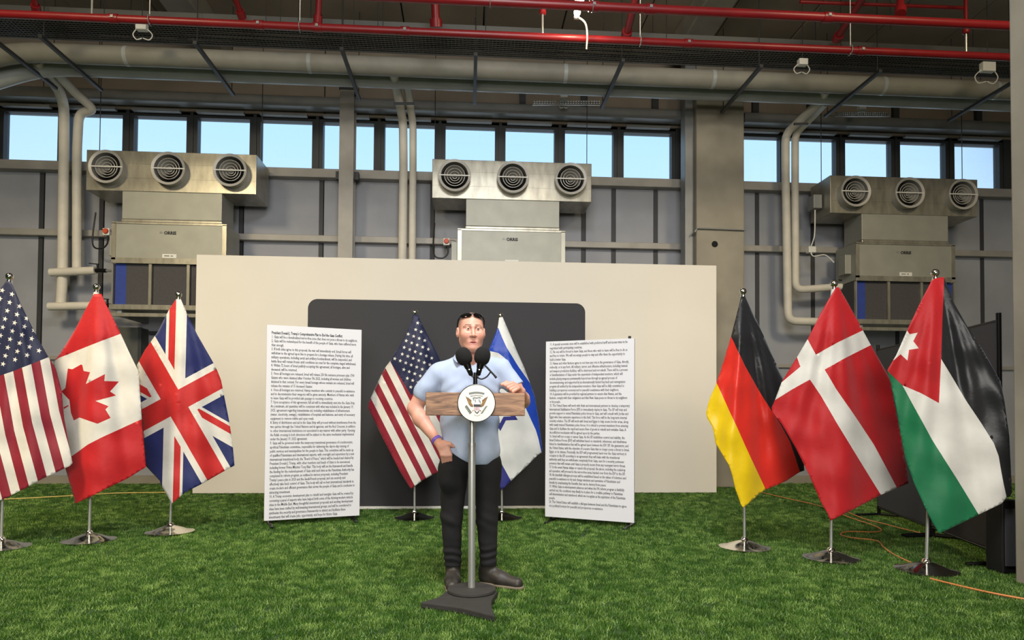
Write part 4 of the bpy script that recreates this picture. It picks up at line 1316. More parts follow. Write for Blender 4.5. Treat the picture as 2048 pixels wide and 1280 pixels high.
for k in range(4):
    x = 1016 + 24 * k
    emb('shield_stripe', [(x, 690), (x + 10, 690), (x + 10, 752), (x, 752)], 'seal_red', 0.002)
emb('tail', [(1020, 750), (1040, 778), (1058, 795), (1080, 775), (1098, 755), (1100, 775), (1062, 812), (1018, 775)], 'seal_dark', 0.0022)
emb('talon', [(965, 765), (1000, 735), (1005, 750), (985, 768)], 'seal_gold')
emb('talon', mir([(965, 765), (1000, 735), (1005, 750), (985, 768)]), 'seal_brown')
for k in range(7):
    x, y = 850 + 14 * k, 668 + 20 * k
    emb('olive_leaf', [(x, y), (x + 26, y - 14), (x + 32, y + 6), (x + 8, y + 16)], 'seal_green')
    emb('olive_leaf', [(x, y + 4), (x - 14, y + 24), (x - 2, y + 36), (x + 10, y + 18)], 'seal_green')
for k in range(6):
    x, y = 1248 - 16 * k, 664 + 24 * k
    emb('arrow', [(x, y), (x + 9, y + 8), (x - 26, y + 34), (x - 32, y + 24)], 'seal_grey')
    emb('arrow', [(x - 18, y + 2), (x - 12, y + 8), (x - 40, y + 26), (x - 44, y + 20)], 'seal_grey', 0.0014)
for k in range(5):
    x = 1008 + 24 * k
    y = 820 + 22 * math.sin(math.pi * (k + 0.5) / 5)
    emb('tail_feather', [(x, y), (x + 16, y + 2), (x + 10, y + 20), (x + 2, y + 16)], 'seal_grey')
def arcband(r0, r1, a0, a1, cy=880, cx=1052, n=14):
    o_ = [(cx + r1 * math.sin(math.radians(a0 + (a1 - a0) * k / n)), cy - r1 * math.cos(math.radians(a0 + (a1 - a0) * k / n))) for k in range(n + 1)]
    i_ = [(cx + r0 * math.sin(math.radians(a0 + (a1 - a0) * k / n)), cy - r0 * math.cos(math.radians(a0 + (a1 - a0) * k / n))) for k in range(n + 1)]
    return o_ + i_[::-1]
emb('cloud_arc', arcband(438, 474, -18, 18), 'seal_grey')
for k in range(17):
    a = -15.5 + 31 * k / 16
    emb('star_dot', arcband(396, 412, a - 0.6, a + 0.6, n=2), 'seal_dark')

# ---------------------------------------------------------------- microphones
LMY = LYC - 0.03
def mic(ball, tail, stem_to, label):
    Yb = LMY
    c, t0, s0 = P(*ball, Yb), P(*tail, Yb), P(*stem_to, Yb)
    t = thing('microphone', c, label, 'microphone')
    d = (c - t0).normalized()
    rr = [0.0, 0.02, 0.036, 0.046, 0.0495, 0.05, 0.047, 0.040, 0.028, 0.012, 0.0]
    hh = [-0.052, -0.05, -0.042, -0.026, -0.008, 0.008, 0.026, 0.042, 0.054, 0.062, 0.064]
    n = len(rr)
    MB().tube([c + d * h for h in hh], [max(r, 0.0005) for r in rr], 24).build('windscreen', 'foam_black', t, smooth=True)
    MB().tube([c - d * 0.046, c - d * 0.075], [0.024, 0.02], 16).build('grille_ring', 'black_metal', t, smooth=True)
    MB().tube([c - d * 0.075, c - d * 0.115, t0], [0.018, 0.015, 0.011], 14).build('handle', 'black_metal', t, smooth=True)
    MB().tube([c - d * 0.082, c - d * 0.087], 0.0195, 14).build('chrome_ring', 'chrome', t, smooth=True)
    MB().tube(spline([t0 + (c - t0) * 0.25, t0, s0, Vector((s0.x, s0.y, P(950, 770, Yb).z))], 5), 0.006, 8).build('stem', 'black_metal', t, smooth=True)
mic((928, 714), (943, 751), (948, 756), 'round black foam microphone, the one tilting away from the white flag')
mic((964.5, 713), (956, 751), (952, 756), 'round black foam microphone, the one beside the small gooseneck microphone')
c = P(951, 775, LMY)
lp = thing('microphone_mount', c, 'black microphone mount rising from the lectern behind the seal', 'mount')
MB().tube([P(951, 745, LMY), P(951, 787, LMY)], 0.012, 12).build('post', 'black_metal', lp, smooth=True)
MB().bar(P(944, 752, LMY), P(957, 752, LMY), 0.014, 0.014).build('cross_bar', 'black_metal', lp)
t = thing('gooseneck_microphone', P(985, 747, LMY), 'small slanting black stick microphone with a looped lead', 'microphone')
MB().tube([P(967, 728, LMY), P(974, 735, LMY), P(988, 750, LMY), P(993, 756, LMY)], [0.004, 0.006, 0.0065, 0.008], 10).build('microphone_body', 'black_plastic', t, smooth=True)
MB().tube(spline([P(981, 744, LMY), P(974, 753, LMY), P(964, 758, LMY), P(955, 755, LMY), P(951, 750, LMY)], 6), 0.0045, 8).build('lead', 'black_plastic', t, smooth=True)

# ================================================================ THE SPEAKER
YP = G(944, 1172).y
def J(px, py, dy=0.0):
    return np.array(P(px, py, YP + dy), dtype=np.float32)
class Field:                                               # a distance field sampled in a box
    def __init__(self, lo, hi, h):
        self.lo, self.h = np.array(lo, np.float32), h
        n = np.ceil((np.array(hi) - np.array(lo)) / h).astype(int) + 1
        ax = [self.lo[i] + h * np.arange(n[i], dtype=np.float32) for i in range(3)]
        self.X, self.Y, self.Z = np.meshgrid(*ax, indexing='ij')
        self.F = np.full(self.X.shape, 1.0, np.float32)
    def cone(self, a, b, r1, r2, sq=None):
        a, b = np.asarray(a, np.float32), np.asarray(b, np.float32)
        ba = b - a
        px, py, pz = self.X - a[0], self.Y - a[1], self.Z - a[2]
        t = np.clip((px * ba[0] + py * ba[1] + pz * ba[2]) / max(float(ba @ ba), 1e-9), 0, 1)
        return np.sqrt((px - t * ba[0]) ** 2 + (py - t * ba[1]) ** 2 + (pz - t * ba[2]) ** 2) - (r1 + (r2 - r1) * t)
    def ell(self, c, r, M=None):
        px, py, pz = self.X - c[0], self.Y - c[1], self.Z - c[2]
        if M is not None:
            px, py, pz = (M[0][0] * px + M[0][1] * py + M[0][2] * pz, M[1][0] * px + M[1][1] * py + M[1][2] * pz, M[2][0] * px + M[2][1] * py + M[2][2] * pz)
        k0 = np.sqrt((px / r[0]) ** 2 + (py / r[1]) ** 2 + (pz / r[2]) ** 2)
        k1 = np.sqrt((px / r[0] ** 2) ** 2 + (py / r[1] ** 2) ** 2 + (pz / r[2] ** 2) ** 2)
        return k0 * (k0 - 1) / np.maximum(k1, 1e-6)
    def add(self, d, k=0.0):
        if k <= 0:
            self.F = np.minimum(self.F, d)
        else:
            h = np.clip(0.5 + 0.5 * (self.F - d) / k, 0, 1)
            self.F = self.F * (1 - h) + d * h - k * h * (1 - h)
    def sub(self, d, k=0.0):
        if k <= 0:
            self.F = np.maximum(self.F, -d)
        else:
            h = np.clip(0.5 - 0.5 * (self.F + d) / k, 0, 1)
            self.F = self.F * (1 - h) - d * h + k * h * (1 - h)
    def cut(self, d):
        self.F = np.maximum(self.F, d)
    def mesh(self):
        F = self.F.copy()
        F[0], F[-1], F[:, 0], F[:, -1], F[:, :, 0], F[:, :, -1] = (np.maximum(F[0], 1e-3), np.maximum(F[-1], 1e-3), np.maximum(F[:, 0], 1e-3),
                                                                     np.maximum(F[:, -1], 1e-3), np.maximum(F[:, :, 0], 1e-3), np.maximum(F[:, :, -1], 1e-3))
        S = F < 0
        nx, ny, nz = F.shape
        sl = lambda A, o: A[o[0]:nx - 1 + o[0], o[1]:ny - 1 + o[1], o[2]:nz - 1 + o[2]]
        cs = [(i, j, k) for i in (0, 1) for j in (0, 1) for k in (0, 1)]
        cnt = sum(sl(S, c).astype(np.int8) for c in cs)
        I, Jj, Kk = np.nonzero((cnt > 0) & (cnt < 8))
        acc = np.zeros((len(I), 3), np.float64)
        num = np.zeros(len(I))
        for c in cs:
            for ax in range(3):
                if c[ax]:
                    continue
                e_ = list(c)
                e_[ax] = 1
                f0 = F[I + c[0], Jj + c[1], Kk + c[2]]
                f1 = F[I + e_[0], Jj + e_[1], Kk + e_[2]]
                m = (f0 < 0) != (f1 < 0)
                t = np.where(m, f0 / np.where(m, f0 - f1, 1), 0)
                p = np.array(c, float)[None].repeat(len(I), 0)
                p[:, ax] += t
                acc[m] += p[m]
                num[m] += 1
        V = acc / num[:, None] + np.stack([I, Jj, Kk], 1)
        V = self.lo + V * self.h
        idx = np.full((nx - 1, ny - 1, nz - 1), -1, np.int64)
        idx[I, Jj, Kk] = np.arange(len(I))
        Q = []
        for ax in range(3):
            o1, o2 = [(1, 2), (2, 0), (0, 1)][ax]
            a = [slice(None)] * 3
            b = [slice(None)] * 3
            a[ax], b[ax] = slice(0, -1), slice(1, None)
            s0, s1 = S[tuple(a)], S[tuple(b)]
            e0 = np.argwhere(s0 != s1)
            ok = (e0[:, o1] > 0) & (e0[:, o2] > 0) & (e0[:, o1] < F.shape[o1] - 1) & (e0[:, o2] < F.shape[o2] - 1)
            e0 = e0[ok]
            def cell(d1, d2):
                c = e0.copy()
                c[:, o1] -= d1
                c[:, o2] -= d2
                return idx[c[:, 0], c[:, 1], c[:, 2]]
            q = np.stack([cell(1, 1), cell(0, 1), cell(0, 0), cell(1, 0)], 1)
            flip = ~s0[e0[:, 0], e0[:, 1], e0[:, 2]]
            q[flip] = q[flip][:, ::-1]
            Q.append(q)
        Q = np.concatenate(Q)
        return V, Q[(Q >= 0).all(1)]
def mesh_obj(name, parts, m, parent, color=None):
    vv, ff, o = [], [], 0
    for V, Q in parts:
        vv.append(V)
        ff.append(Q + o)
        o += len(V)
    V, Q = np.concatenate(vv), np.concatenate(ff)
    me = bpy.data.meshes.new(name)
    me.from_pydata(V.tolist(), [], Q.tolist())
    me.materials.append(MATS[m] if isinstance(m, str) else m)
    me.polygons.foreach_set('use_smooth', [True] * len(me.polygons))
    if color is not None:
        at = me.color_attributes.new('pigment', 'FLOAT_COLOR', 'POINT')
        at.data.foreach_set('color', np.concatenate([color(V), np.ones((len(V), 1))], 1).astype(np.float32).ravel())
    ob = bpy.data.objects.new(name, me)
    COL.objects.link(ob)
    setp(ob, parent)
    return ob
def skin_mat():
    m = bpy.data.materials.new('skin')
    m.use_nodes = True
    nt = m.node_tree
    b = nt.nodes['Principled BSDF']
    a = nt.nodes.new('ShaderNodeAttribute')
    a.attribute_name = 'pigment'
    nt.links.new(a.outputs['Color'], b.inputs['Base Color'])
    b.inputs['Roughness'].default_value = 0.5
    b.inputs['Subsurface Weight'].default_value = 0.08
    b.inputs['Subsurface Radius'].default_value = (0.01, 0.004, 0.002)
    MATS['skin'] = m
skin_mat()
mat('shirt_blue', (170, 184, 210), 0.8, var=0.03, scale=30, bump=0.12, bscale=300)
mat('shirt_trim', (163, 178, 205), 0.8)
mat('trouser_black', (22, 22, 25), 0.9, var=0.1, scale=40, bump=0.1, bscale=200)
mat('boot_leather', (34, 31, 29), 0.5, var=0.25, scale=12, rgb2=(58, 53, 48))
mat('boot_elastic', (24, 23, 23), 0.9)
mat('boot_sole', (120, 108, 92), 0.8)
mat('lens_black', (10, 10, 11), 0.08)
mat('eye_white', (226, 218, 212), 0.25)
mat('iris_brown', (58, 38, 26), 0.2)
mat('wristband_purple', (128, 96, 206), 0.45)
mat('mouth_dark', (84, 34, 34), 0.6)
man = thing('person', G(944, 1172), 'person in a pale blue short-sleeved shirt and black trousers standing behind the lectern', 'person')

# --- head frame: origin between the eyes line centre of the skull, facing the camera, turned a little
HC = J(942.5, 661, 0.0)
ht = math.radians(7)
ch, sh = math.cos(ht), math.sin(ht)
def HL(x, y, z):                                           # head-local (y negative = face side) to hall
    return np.array([HC[0] + ch * x - sh * y * 1.0, HC[1] + sh * x + ch * y, HC[2] + z], np.float32)
MR = ((ch, sh, 0), (-sh, ch, 0), (0, 0, 1))
def tolocal(V):
    d = V - HC
    return np.stack([ch * d[:, 0] + sh * d[:, 1], -sh * d[:, 0] + ch * d[:, 1], d[:, 2]], 1)
Fh = Field(HC + np.array([-0.125, -0.155, -0.30]), HC + np.array([0.125, 0.16, 0.14]), 0.0025)
Fh.add(Fh.ell(HL(0, 0.022, 0.024), (0.0835, 0.104, 0.096), MR))
Fh.add(Fh.ell(HL(0, -0.022, -0.048), (0.071, 0.074, 0.092), MR), 0.03)
for s in (-1, 1):
    Fh.add(Fh.cone(HL(0.052 * s, 0.012, -0.066), HL(0.020 * s, -0.068, -0.122), 0.022, 0.02), 0.04)
    Fh.add(Fh.ell(HL(0.046 * s, -0.066, -0.036), (0.026, 0.024, 0.026), MR), 0.045)
Fh.add(Fh.ell(HL(0, -0.082, -0.124), (0.026, 0.020, 0.020), MR), 0.025)
for s in (-1, 1):
    Fh.add(Fh.cone(HL(0.052 * s, -0.076, 0.020), HL(0.010 * s, -0.092, 0.017), 0.009, 0.010), 0.018)
    Fh.sub(Fh.ell(HL(0.032 * s, -0.103, -0.002), (0.020, 0.016, 0.012), MR), 0.016)
Fh.add(Fh.cone(HL(0, -0.092, 0.006), HL(0, -0.116, -0.044), 0.0085, 0.0125), 0.014)
for s in (-1, 1):
    Fh.add(Fh.ell(HL(0.0135 * s, -0.102, -0.047), (0.009, 0.012, 0.008), MR), 0.008)
    d = np.maximum(Fh.ell(HL(0.032 * s, -0.081, 0.0), (0.0150, 0.0150, 0.0150), MR), 0.0040 - np.abs(Fh.Z - HC[2] + 0.0005))
    Fh.add(d, 0.004)
Fh.add(Fh.ell(HL(0, -0.080, -0.088), (0.032, 0.022, 0.020), MR), 0.02)
Fh.add(Fh.cone(HL(-0.022, -0.092, -0.087), HL(0, -0.101, -0.083), 0.0045, 0.0065), 0.006)
Fh.add(Fh.cone(HL(0.022, -0.092, -0.087), HL(0, -0.101, -0.083), 0.0045, 0.0065), 0.006)
Fh.add(Fh.cone(HL(-0.017, -0.091, -0.099), HL(0.017, -0.091, -0.099), 0.007, 0.007), 0.008)
Fh.sub(Fh.cone(HL(-0.017, -0.103, -0.0915), HL(0.017, -0.103, -0.0915), 0.0035, 0.0035), 0.003)
for s in (-1, 1):
    Fh.add(Fh.ell(HL(0.088 * s, 0.022, -0.014), (0.011, 0.020, 0.034), MR), 0.008)
    Fh.sub(Fh.ell(HL(0.098 * s, 0.014, -0.010), (0.009, 0.010, 0.018), MR), 0.006)
Fh.add(Fh.cone(HL(0, 0.026, -0.08), HL(0.002, 0.035, -0.27), 0.060, 0.070), 0.03)
Fh.add(Fh.cone(J(905, 742, 0.03), J(985, 742, 0.03), 0.055, 0.055), 0.06)
SK = np.array(srgb((212, 156, 136)))
def paint_skin(V):
    L = tolocal(V)
    x, y, z = L[:, 0], L[:, 1], L[:, 2]
    C = np.repeat(SK[None], len(V), 0)
    n = np.sin(V[:, 0] * 90) * np.sin(V[:, 1] * 80 + 1) * np.sin(V[:, 2] * 70)
    C = C * (1 + 0.05 * n)[:, None]
    head = (z > -0.2) & (np.abs(x) < 0.12) & (np.abs(y) < 0.15)
    def blend(w, col, k):
        w = (np.clip(w, 0, 1) * head * k)[:, None]
        C[:] = C * (1 - w) + np.array(srgb(col)) * w
    sst = lambda v, a, b: (lambda t: t * t * (3 - 2 * t))(np.clip((v - a) / (b - a), 0, 1))
    hl = np.maximum(sst(z, 0.086, 0.104), sst(y + 0.35 * np.maximum(0, z - 0.03), -0.045, -0.012) * sst(z, 0.012, 0.045))
    blend(hl, (126, 98, 84), 0.55)                                                                  # cropped hair
    blend(sst(-z, 0.055, 0.085) * sst(z, -0.17, -0.14) * sst(-y, -0.03, 0.0), (178, 128, 112), 0.38)  # shaved jaw
    blend(np.exp(-((np.abs(x) - 0.042) / 0.02) ** 2 - ((z + 0.045) / 0.018) ** 2) * (y < -0.02), (216, 130, 114), 0.35)
    ln = np.abs(z + 0.0915) / (0.0145 * np.maximum(0.05, 1 - (np.abs(x) / 0.029) ** 2))
    blend(sst(-ln, -1.15, -0.8) * (y < -0.082) * (np.abs(x) < 0.028), (184, 104, 100), 0.8)
    blend(sst(-np.abs(z + 0.0915), -0.004, -0.0022) * (np.abs(x) < 0.019) * (y < -0.08), (110, 50, 48), 0.9)
    ax = np.abs(x)
    bz_ = 0.0250 - 0.75 * np.maximum(0, ax - 0.044) + 0.12 * (ax - 0.02)
    blend(sst(-np.abs(z - bz_), -0.0062, -0.0034) * sst(ax, 0.010, 0.015) * sst(-ax, -0.058, -0.052) * (y < -0.04), (96, 66, 52), 0.85)
    blend(np.exp(-((ax - 0.0075) / 0.0035) ** 2 - ((z + 0.0555) / 0.0025) ** 2) * (y < -0.095), (120, 66, 58), 0.8)
    return C

# --- arms and hands
Fa = Field(J(802, 935, -0.16) - 0.005, J(925, 725, 0.12) + 0.005, 0.003)
sh1, el1, wr1 = J(876, 748, 0.02), J(829, 817, 0.05), J(874, 881, -0.09)
Fa.add(Fa.cone(sh1, J(848, 785, 0.04), 0.058, 0.055))
Fa.add(Fa.cone(J(848, 785, 0.04), el1, 0.055, 0.046), 0.02)
Fa.add(Fa.cone(el1, J(842, 838, 0.01), 0.046, 0.052), 0.02)
Fa.add(Fa.cone(J(842, 838, 0.01), wr1, 0.051, 0.029), 0.02)
Fa.add(Fa.cone(wr1, J(883, 893, -0.115), 0.029, 0.032), 0.015)
for k in range(4):
    a, b_ = J(878 + 5.4 * k, 891 + 0.8 * k, -0.122 - 0.004 * (k == 1 or k == 2)), J(883.5 + 5.8 * k, 910 + 1.0 * min(k, 3 - k), -0.138)
    Fa.add(Fa.cone(a, b_, 0.017, 0.0125), 0.010)
    Fa.add(Fa.cone(b_, J(886 + 5.4 * k, 925 + 2 * min(k, 3 - k), -0.11), 0.0115, 0.009), 0.004)
Fa.add(Fa.cone(J(888, 886, -0.12), J(900, 888.5, -0.13), 0.019, 0.0145), 0.012)
Fa.add(Fa.cone(J(900, 888.5, -0.13), J(907, 893, -0.125), 0.0135, 0.010), 0.006)
Fb = Field(J(985, 830, -0.40) - 0.005, J(1070, 725, 0.10) + 0.005, 0.003)
sh2, el2, wr2 = J(1000, 735, 0.02), J(1046, 803, -0.03), J(1041, 783, -0.22)
Fb.add(Fb.cone(sh2, J(1026, 768, 0.0), 0.055, 0.052))
Fb.add(Fb.cone(J(1026, 768, 0.0), el2, 0.052, 0.043), 0.02)
Fb.add(Fb.cone(el2, J(1045, 797, -0.10), 0.043, 0.044), 0.02)
Fb.add(Fb.cone(J(1045, 797, -0.10), wr2, 0.043, 0.029), 0.02)
Fb.add(Fb.cone(wr2, J(1031, 775, -0.275), 0.028, 0.028), 0.015)
for k in range(4):
    kn, pp, tt_ = J(1025 + 3.6 * k, 766 + 3.6 * k, -0.300), J(1011 + 5.0 * k, 771 + 4.0 * k, -0.318), J(1017 + 4.6 * k, 778 + 1.6 * k, -0.286)
    Fb.add(Fb.cone(J(1032 + 2 * k, 772 + 2.0 * k, -0.27), kn, 0.014, 0.0125), 0.008)
    Fb.add(Fb.cone(kn, pp, 0.0118, 0.0105), 0.004)
    Fb.add(Fb.cone(pp, tt_, 0.0102, 0.0085), 0.002)
Fb.add(Fb.cone(J(1026, 772, -0.275), J(1013, 765, -0.300), 0.016, 0.0125), 0.008)
Fb.add(Fb.cone(J(1013, 765, -0.300), J(1004, 769, -0.312), 0.0122, 0.0112), 0.004)
# hidden core that joins head and arms inside the clothes
Fc = Field(J(842, 1140, -0.14), J(1040, 712, 0.16), 0.009)
Fc.add(Fc.cone(J(884, 738, 0.02), J(994, 738, 0.02), 0.05, 0.05))
Fc.add(Fc.ell(J(941, 790, 0.02), (0.15, 0.08, 0.22)), 0.05)
Fc.add(Fc.ell(J(941, 890, 0.02), (0.15, 0.08, 0.16)), 0.05)
for hx, kx, ax_ in ((912, 903, 906), (972, 975, 977)):
    Fc.add(Fc.cone(J(hx, 930, 0.02), J(kx, 1035, 0.01), 0.07, 0.05), 0.04)
    Fc.add(Fc.cone(J(kx, 1035, 0.01), J(ax_, 1130, 0.03), 0.05, 0.035), 0.02)
mesh_obj('body', [Fh.mesh(), Fa.mesh(), Fb.mesh(), Fc.mesh()], 'skin', man, paint_skin)
for s in (-1, 1):
    c = HL(0.032 * s, -0.081, 0.0)
    ey = MB().lathe([(0.013 * math.sin(a), -0.013 * math.cos(a)) for a in [math.pi * k / 12 for k in range(13)]], 20, axis='y', o=c).build('eye', 'eye_white', man, smooth=True)
    c2 = HL(0.032 * s + 0.0005, -0.0935, 0.0)
    MB().lathe([(0.0, -0.0014), (0.003, -0.0012), (0.0062, 0.0)], 16, axis='y', o=c2).build('iris', 'iris_brown', ey, smooth=True)

# --- sunglasses pushed up on the forehead
sg = thing('sunglasses', Vector(HL(0, -0.07, 0.09)), 'black sunglasses pushed up on the forehead of the speaker', 'sunglasses')
def lens(s):
    pts = []
    for k in range(24):
        a = 2 * math.pi * k / 24
        ca, sa = math.cos(a), math.sin(a)
        u = 0.041 * s + 0.035 * math.copysign(abs(ca) ** 0.75, ca)
        v = 0.018 * math.copysign(abs(sa) ** 0.75, sa) - 0.12 * max(0.0, abs(u) - 0.03)
        zz = 0.096 + v * 0.9
        yy = 0.022 - 0.110 * math.sqrt(max(0.02, 1 - (u / 0.094) ** 2 - (max(0.0, zz - 0.024) / 0.104) ** 2))
        pts.append(Vector(HL(u, yy - 0.004, zz)))
    return pts
for s in (-1, 1):
    MB().prism(lens(s), (0, 0.006, 0.002)).build('lens', 'lens_black', sg, bevel=0.002)
    MB().tube(spline([Vector(HL(0.074 * s, -0.012, 0.088)), Vector(HL(0.085 * s, 0.0, 0.070)), Vector(HL(0.0885 * s, 0.03, 0.045)), Vector(HL(0.086 * s, 0.06, 0.02))], 5), 0.0045, 8).build('temple', 'black_plastic', sg, smooth=True)
MB().tube(spline([Vector(HL(-0.010, -0.060, 0.100)), Vector(HL(0, -0.062, 0.103)), Vector(HL(0.010, -0.060, 0.100))], 4), 0.004, 8).build('bridge', 'black_plastic', sg, smooth=True)

# --- shirt
def wr(F, amp, fx, fz, ph):
    return amp * np.sin(fx * F.X + 0.6 * fz * F.Z + ph) * np.sin(fz * F.Z - 0.5 * fx * F.X + 1.7 * ph)
Fs = Field(J(812, 945, -0.22), J(1066, 700, 0.18), 0.005)
Fs.add(Fs.cone(J(896, 750, 0.02), J(984, 745, 0.02), 0.076, 0.076))
Fs.add(Fs.ell(J(940, 780, 0.01), (0.195, 0.128, 0.165)), 0.06)
Fs.add(Fs.ell(J(940, 845, -0.01), (0.196, 0.150, 0.16)), 0.08)
Fs.add(Fs.ell(J(941, 900, 0.0), (0.201, 0.142, 0.14)), 0.08)
Fs.add(Fs.cone(J(920, 722, 0.03), J(880, 744, 0.02), 0.045, 0.058), 0.03)
Fs.add(Fs.cone(J(965, 721, 0.03), J(1000, 738, 0.02), 0.045, 0.062), 0.03)
Fs.add(Fs.cone(J(876, 750, 0.02), J(846, 786, 0.04), 0.072, 0.070), 0.03)
Fs.add(Fs.cone(J(1000, 738, 0.02), J(1030, 772, 0.0), 0.070, 0.064), 0.03)
Fs.F += wr(Fs, 0.0042, 24, 22, 0.4) + wr(Fs, 0.0024, 48, 34, 1.9)
Fs.F -= 0.0022 * (np.abs(Fs.X - J(952, 850)[0]) < 0.016) * (Fs.Y < YP)
for x0_, z0_, a_ in ((-0.12, 0, 1), (0.1, 0.02, -1)):      # drag folds from the arms
    q = J(940, 800, -0.1)
    w = np.exp(-((Fs.X - q[0] - x0_) ** 2 + (Fs.Z - q[2] - z0_) ** 2) / 0.012)
    Fs.F += 0.005 * w * np.sin(75 * (Fs.Z - a_ * 0.7 * Fs.X))
def plane(F, p, n):
    n = np.asarray(n, float)
    n = n / np.linalg.norm(n)
    return (F.X - p[0]) * n[0] + (F.Y - p[1]) * n[1] + (F.Z - p[2]) * n[2]
# sleeve hems: keep everything on the body side, or this side of the hem
p, n = J(837, 795, 0.045), J(829, 817, 0.05) - J(876, 738, 0.02)
Fs.cut(np.where(Fs.X < J(872, 800)[0], plane(Fs, p, n), -1.0))
p, n = J(1032, 774, 0.0), J(1046, 803, -0.03) - J(1000, 735, 0.02)
Fs.cut(np.where(Fs.X > J(1006, 800)[0], plane(Fs, p, n), -1.0))
# shirt tail: a curved hem
xs = (Fs.X - J(955, 900)[0])
hem = J(955, 930, -0.12)[2] + 1.15 * np.maximum(0, -xs - 0.02) ** 1.35 * 0.9 + 1.6 * np.maximum(0, xs - 0.05) ** 1.7
Fs.cut(hem - Fs.Z)
Fs.sub(np.maximum(Fs.ell(J(941, 893, 0.0), (0.178, 0.118, 0.14)), Fs.Z - J(941, 880)[2]))
# open neck
Fs.sub(Fs.cone(HL(0, 0.026, -0.10), HL(0.002, 0.035, -0.25), 0.066, 0.076), 0.01)
nv = J(945, 752, -0.13)
Fs.sub(Fs.cone(J(945, 706, -0.075), nv, 0.050, 0.008), 0.008)
mesh_obj('shirt', [Fs.mesh()], 'shirt_blue', man)
# chest seen in the open neck is part of the body mesh; collar leaves
def collar(s):
    m_ = MB()
    rows = []
    c0 = HL(0, 0.026, -0.160)
    N = 14
    for k in range(N + 1):
        a = math.radians(178 - 148 * k / N)                 # from the nape round to the front
        f_ = k / N
        ca, sa = math.cos(a), math.sin(a)
        front = f_ ** 3
        inn = np.array([c0[0] + s * 0.076 * sa, c0[1] - 0.074 * ca * -1.0 * -1.0, c0[2] + 0.032 - 0.050 * front])
        mid = np.array([c0[0] + s * 0.082 * sa, c0[1] - 0.083 * ca, c0[2] + 0.034 - 0.050 * front])
        out = np.array([c0[0] + s * (0.112 + 0.012 * front) * sa + s * 0.022 * front, c0[1] - (0.108 + 0.034 * front) * ca, c0[2] - 0.008 - 0.062 * front])
        rows.append((inn, mid, out))
    vv = [Vector(p) for r in rows for p in r]
    ff = []
    for k in range(N):
        for j in range(2):
            ff.append((3 * k + j, 3 * k + j + 1, 3 * k + 4 + j, 3 * k + 3 + j))
    m_.add(vv, ff)
    o = m_.build('collar', 'shirt_trim', man, smooth=True)
    sd = o.modifiers.new('thickness', 'SOLIDIFY')
    sd.thickness = 0.004
    sd.offset = 0
    sb_ = o.modifiers.new('smooth', 'SUBSURF')
    sb_.levels = sb_.render_levels = 2
for s in (-1, 1):
    collar(s)

# --- trousers
Ft = Field(J(858, 1150, -0.22), J(1026, 870, 0.18), 0.005)
Ft.add(Ft.ell(J(941, 905, 0.01), (0.186, 0.122, 0.13)))
for hx, kx, ax_ in ((909, 903, 906), (975, 974, 977)):
    Ft.add(Ft.cone(J(hx, 935, 0.01), J(kx, 1035, 0.0), 0.096, 0.070), 0.05)
    Ft.add(Ft.cone(J(kx, 1035, 0.0), J(ax_, 1132, 0.03), 0.070, 0.054), 0.02)
Ft.add(Ft.ell(J(898, 948, -0.075), (0.075, 0.070, 0.115)), 0.06)
q = J(905, 1110)[2]
wz = np.exp(-((Ft.Z - q) / 0.06) ** 2)
Ft.F += wz * 0.0042 * np.sin(125 * Ft.Z + 30 * Ft.X + 3 * np.sin(20 * Ft.X)) + wr(Ft, 0.0025, 26, 34, 0.9)
q = J(905, 1035)[2]
Ft.F += 0.0022 * np.exp(-((Ft.Z - q) / 0.07) ** 2) * np.sin(80 * Ft.Z + 45 * Ft.X)
Ft.cut(J(905, 1136)[2] - Ft.Z)
Ft.cut(Ft.Z - J(905, 884)[2])
mesh_obj('trousers', [Ft.mesh()], 'trouser_black', man)

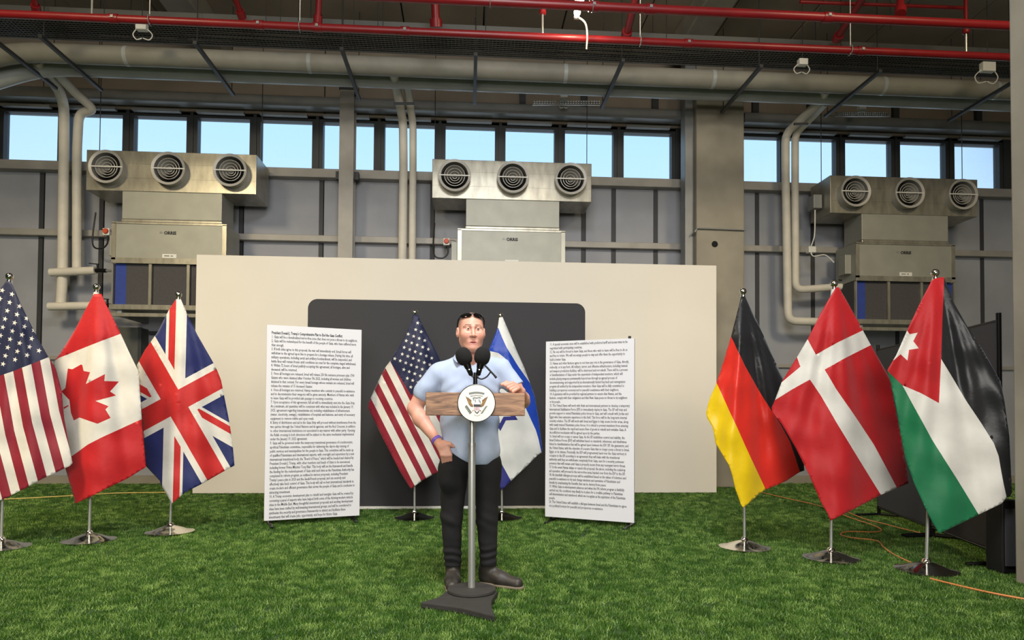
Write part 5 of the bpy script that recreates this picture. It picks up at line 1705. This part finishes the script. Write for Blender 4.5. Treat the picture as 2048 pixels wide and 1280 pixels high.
# --- boots
def boot(heel, toe, top, w=0.043):
    t0, h0, p0 = np.array(toe), np.array(heel), np.array(top)
    lo = np.minimum(np.minimum(t0, h0), p0) - 0.08
    hi = np.maximum(np.maximum(t0, h0), p0) + 0.08
    lo[2] = -0.01
    F = Field(lo, hi, 0.004)
    up = np.array([0, 0, 1.0])
    F.add(F.cone(p0, h0 + up * 0.075, 0.050, 0.043))
    F.add(F.cone(h0 + up * 0.04, h0 * 0.55 + t0 * 0.45 + up * 0.045, 0.040, 0.046), 0.04)
    F.add(F.cone(h0 * 0.55 + t0 * 0.45 + up * 0.040, t0 * 0.88 + h0 * 0.12 + up * 0.032, 0.047, 0.038), 0.03)
    F.add(F.cone(h0 + up * 0.11, h0 * 0.6 + t0 * 0.4 + up * 0.055, 0.040, 0.036), 0.03)
    F.cut(0.014 - F.Z)
    F.cut(F.Z - (p0[2] + 0.01))
    F.F += wr(F, 0.0012, 60, 60, 0.3)
    b = mesh_obj('boot', [F.mesh()], 'boot_leather', man)
    S = Field(lo, hi, 0.004)
    S.add(S.cone(h0 + up * 0.01, h0 * 0.5 + t0 * 0.5 + up * 0.01, 0.042, 0.047), 0.02)
    S.add(S.cone(h0 * 0.5 + t0 * 0.5 + up * 0.01, t0 * 0.9 + h0 * 0.1 + up * 0.01, 0.049, 0.041), 0.02)
    S.cut(S.Z - 0.017)
    S.cut(0.001 - S.Z)
    mesh_obj('sole', [S.mesh()], 'boot_sole', b)
    d = (t0 - h0) / np.linalg.norm(t0 - h0)
    sd = np.array([-d[1], d[0], 0])
    if sd[1] > 0:
        sd = -sd
    c = h0 + up * 0.095 + d * 0.012
    for sg_ in (1,):
        a = c + sd * 0.0425
        m_ = MB()
        m_.prism([Vector(a - d * 0.020 + up * 0.055), Vector(a + d * 0.024 + up * 0.055), Vector(a + d * 0.014 - up * 0.03), Vector(a - d * 0.010 - up * 0.03)], Vector(sd * 0.006)).build('elastic_gusset', 'boot_elastic', b)
a = G(906, 1172)
boot((a.x, a.y + 0.05, 0), (a.x - 0.005, a.y - 0.17, 0), tuple(J(906, 1124, 0.03)))
h0, t0 = G(971, 1167), G(1044, 1181)
boot((h0.x, h0.y, 0), (t0.x, t0.y + 0.03, 0), tuple(J(977, 1122, 0.03)))

# --- wristband and shirt front
w0, w1 = Vector(J(871, 877, -0.08)), Vector(J(876.5, 884, -0.098))
d = (w1 - w0).normalized()
nrm = d.cross(Vector((0, 1, 0))).normalized()
bn = d.cross(nrm)
m_ = MB()
rings = []
for o_ in (-0.011, 0.011):
    rings.append([(w0 + w1) / 2 + d * o_ + (nrm * math.cos(2 * math.pi * k / 28) + bn * math.sin(2 * math.pi * k / 28)) * 0.0355 for k in range(28)])
m_.add(rings[0] + rings[1], [(k, (k + 1) % 28, 28 + (k + 1) % 28, 28 + k) for k in range(28)])
wb_ = m_.build('wristband', 'wristband_purple', man, smooth=True)
sd = wb_.modifiers.new('thickness', 'SOLIDIFY')
sd.thickness = 0.003
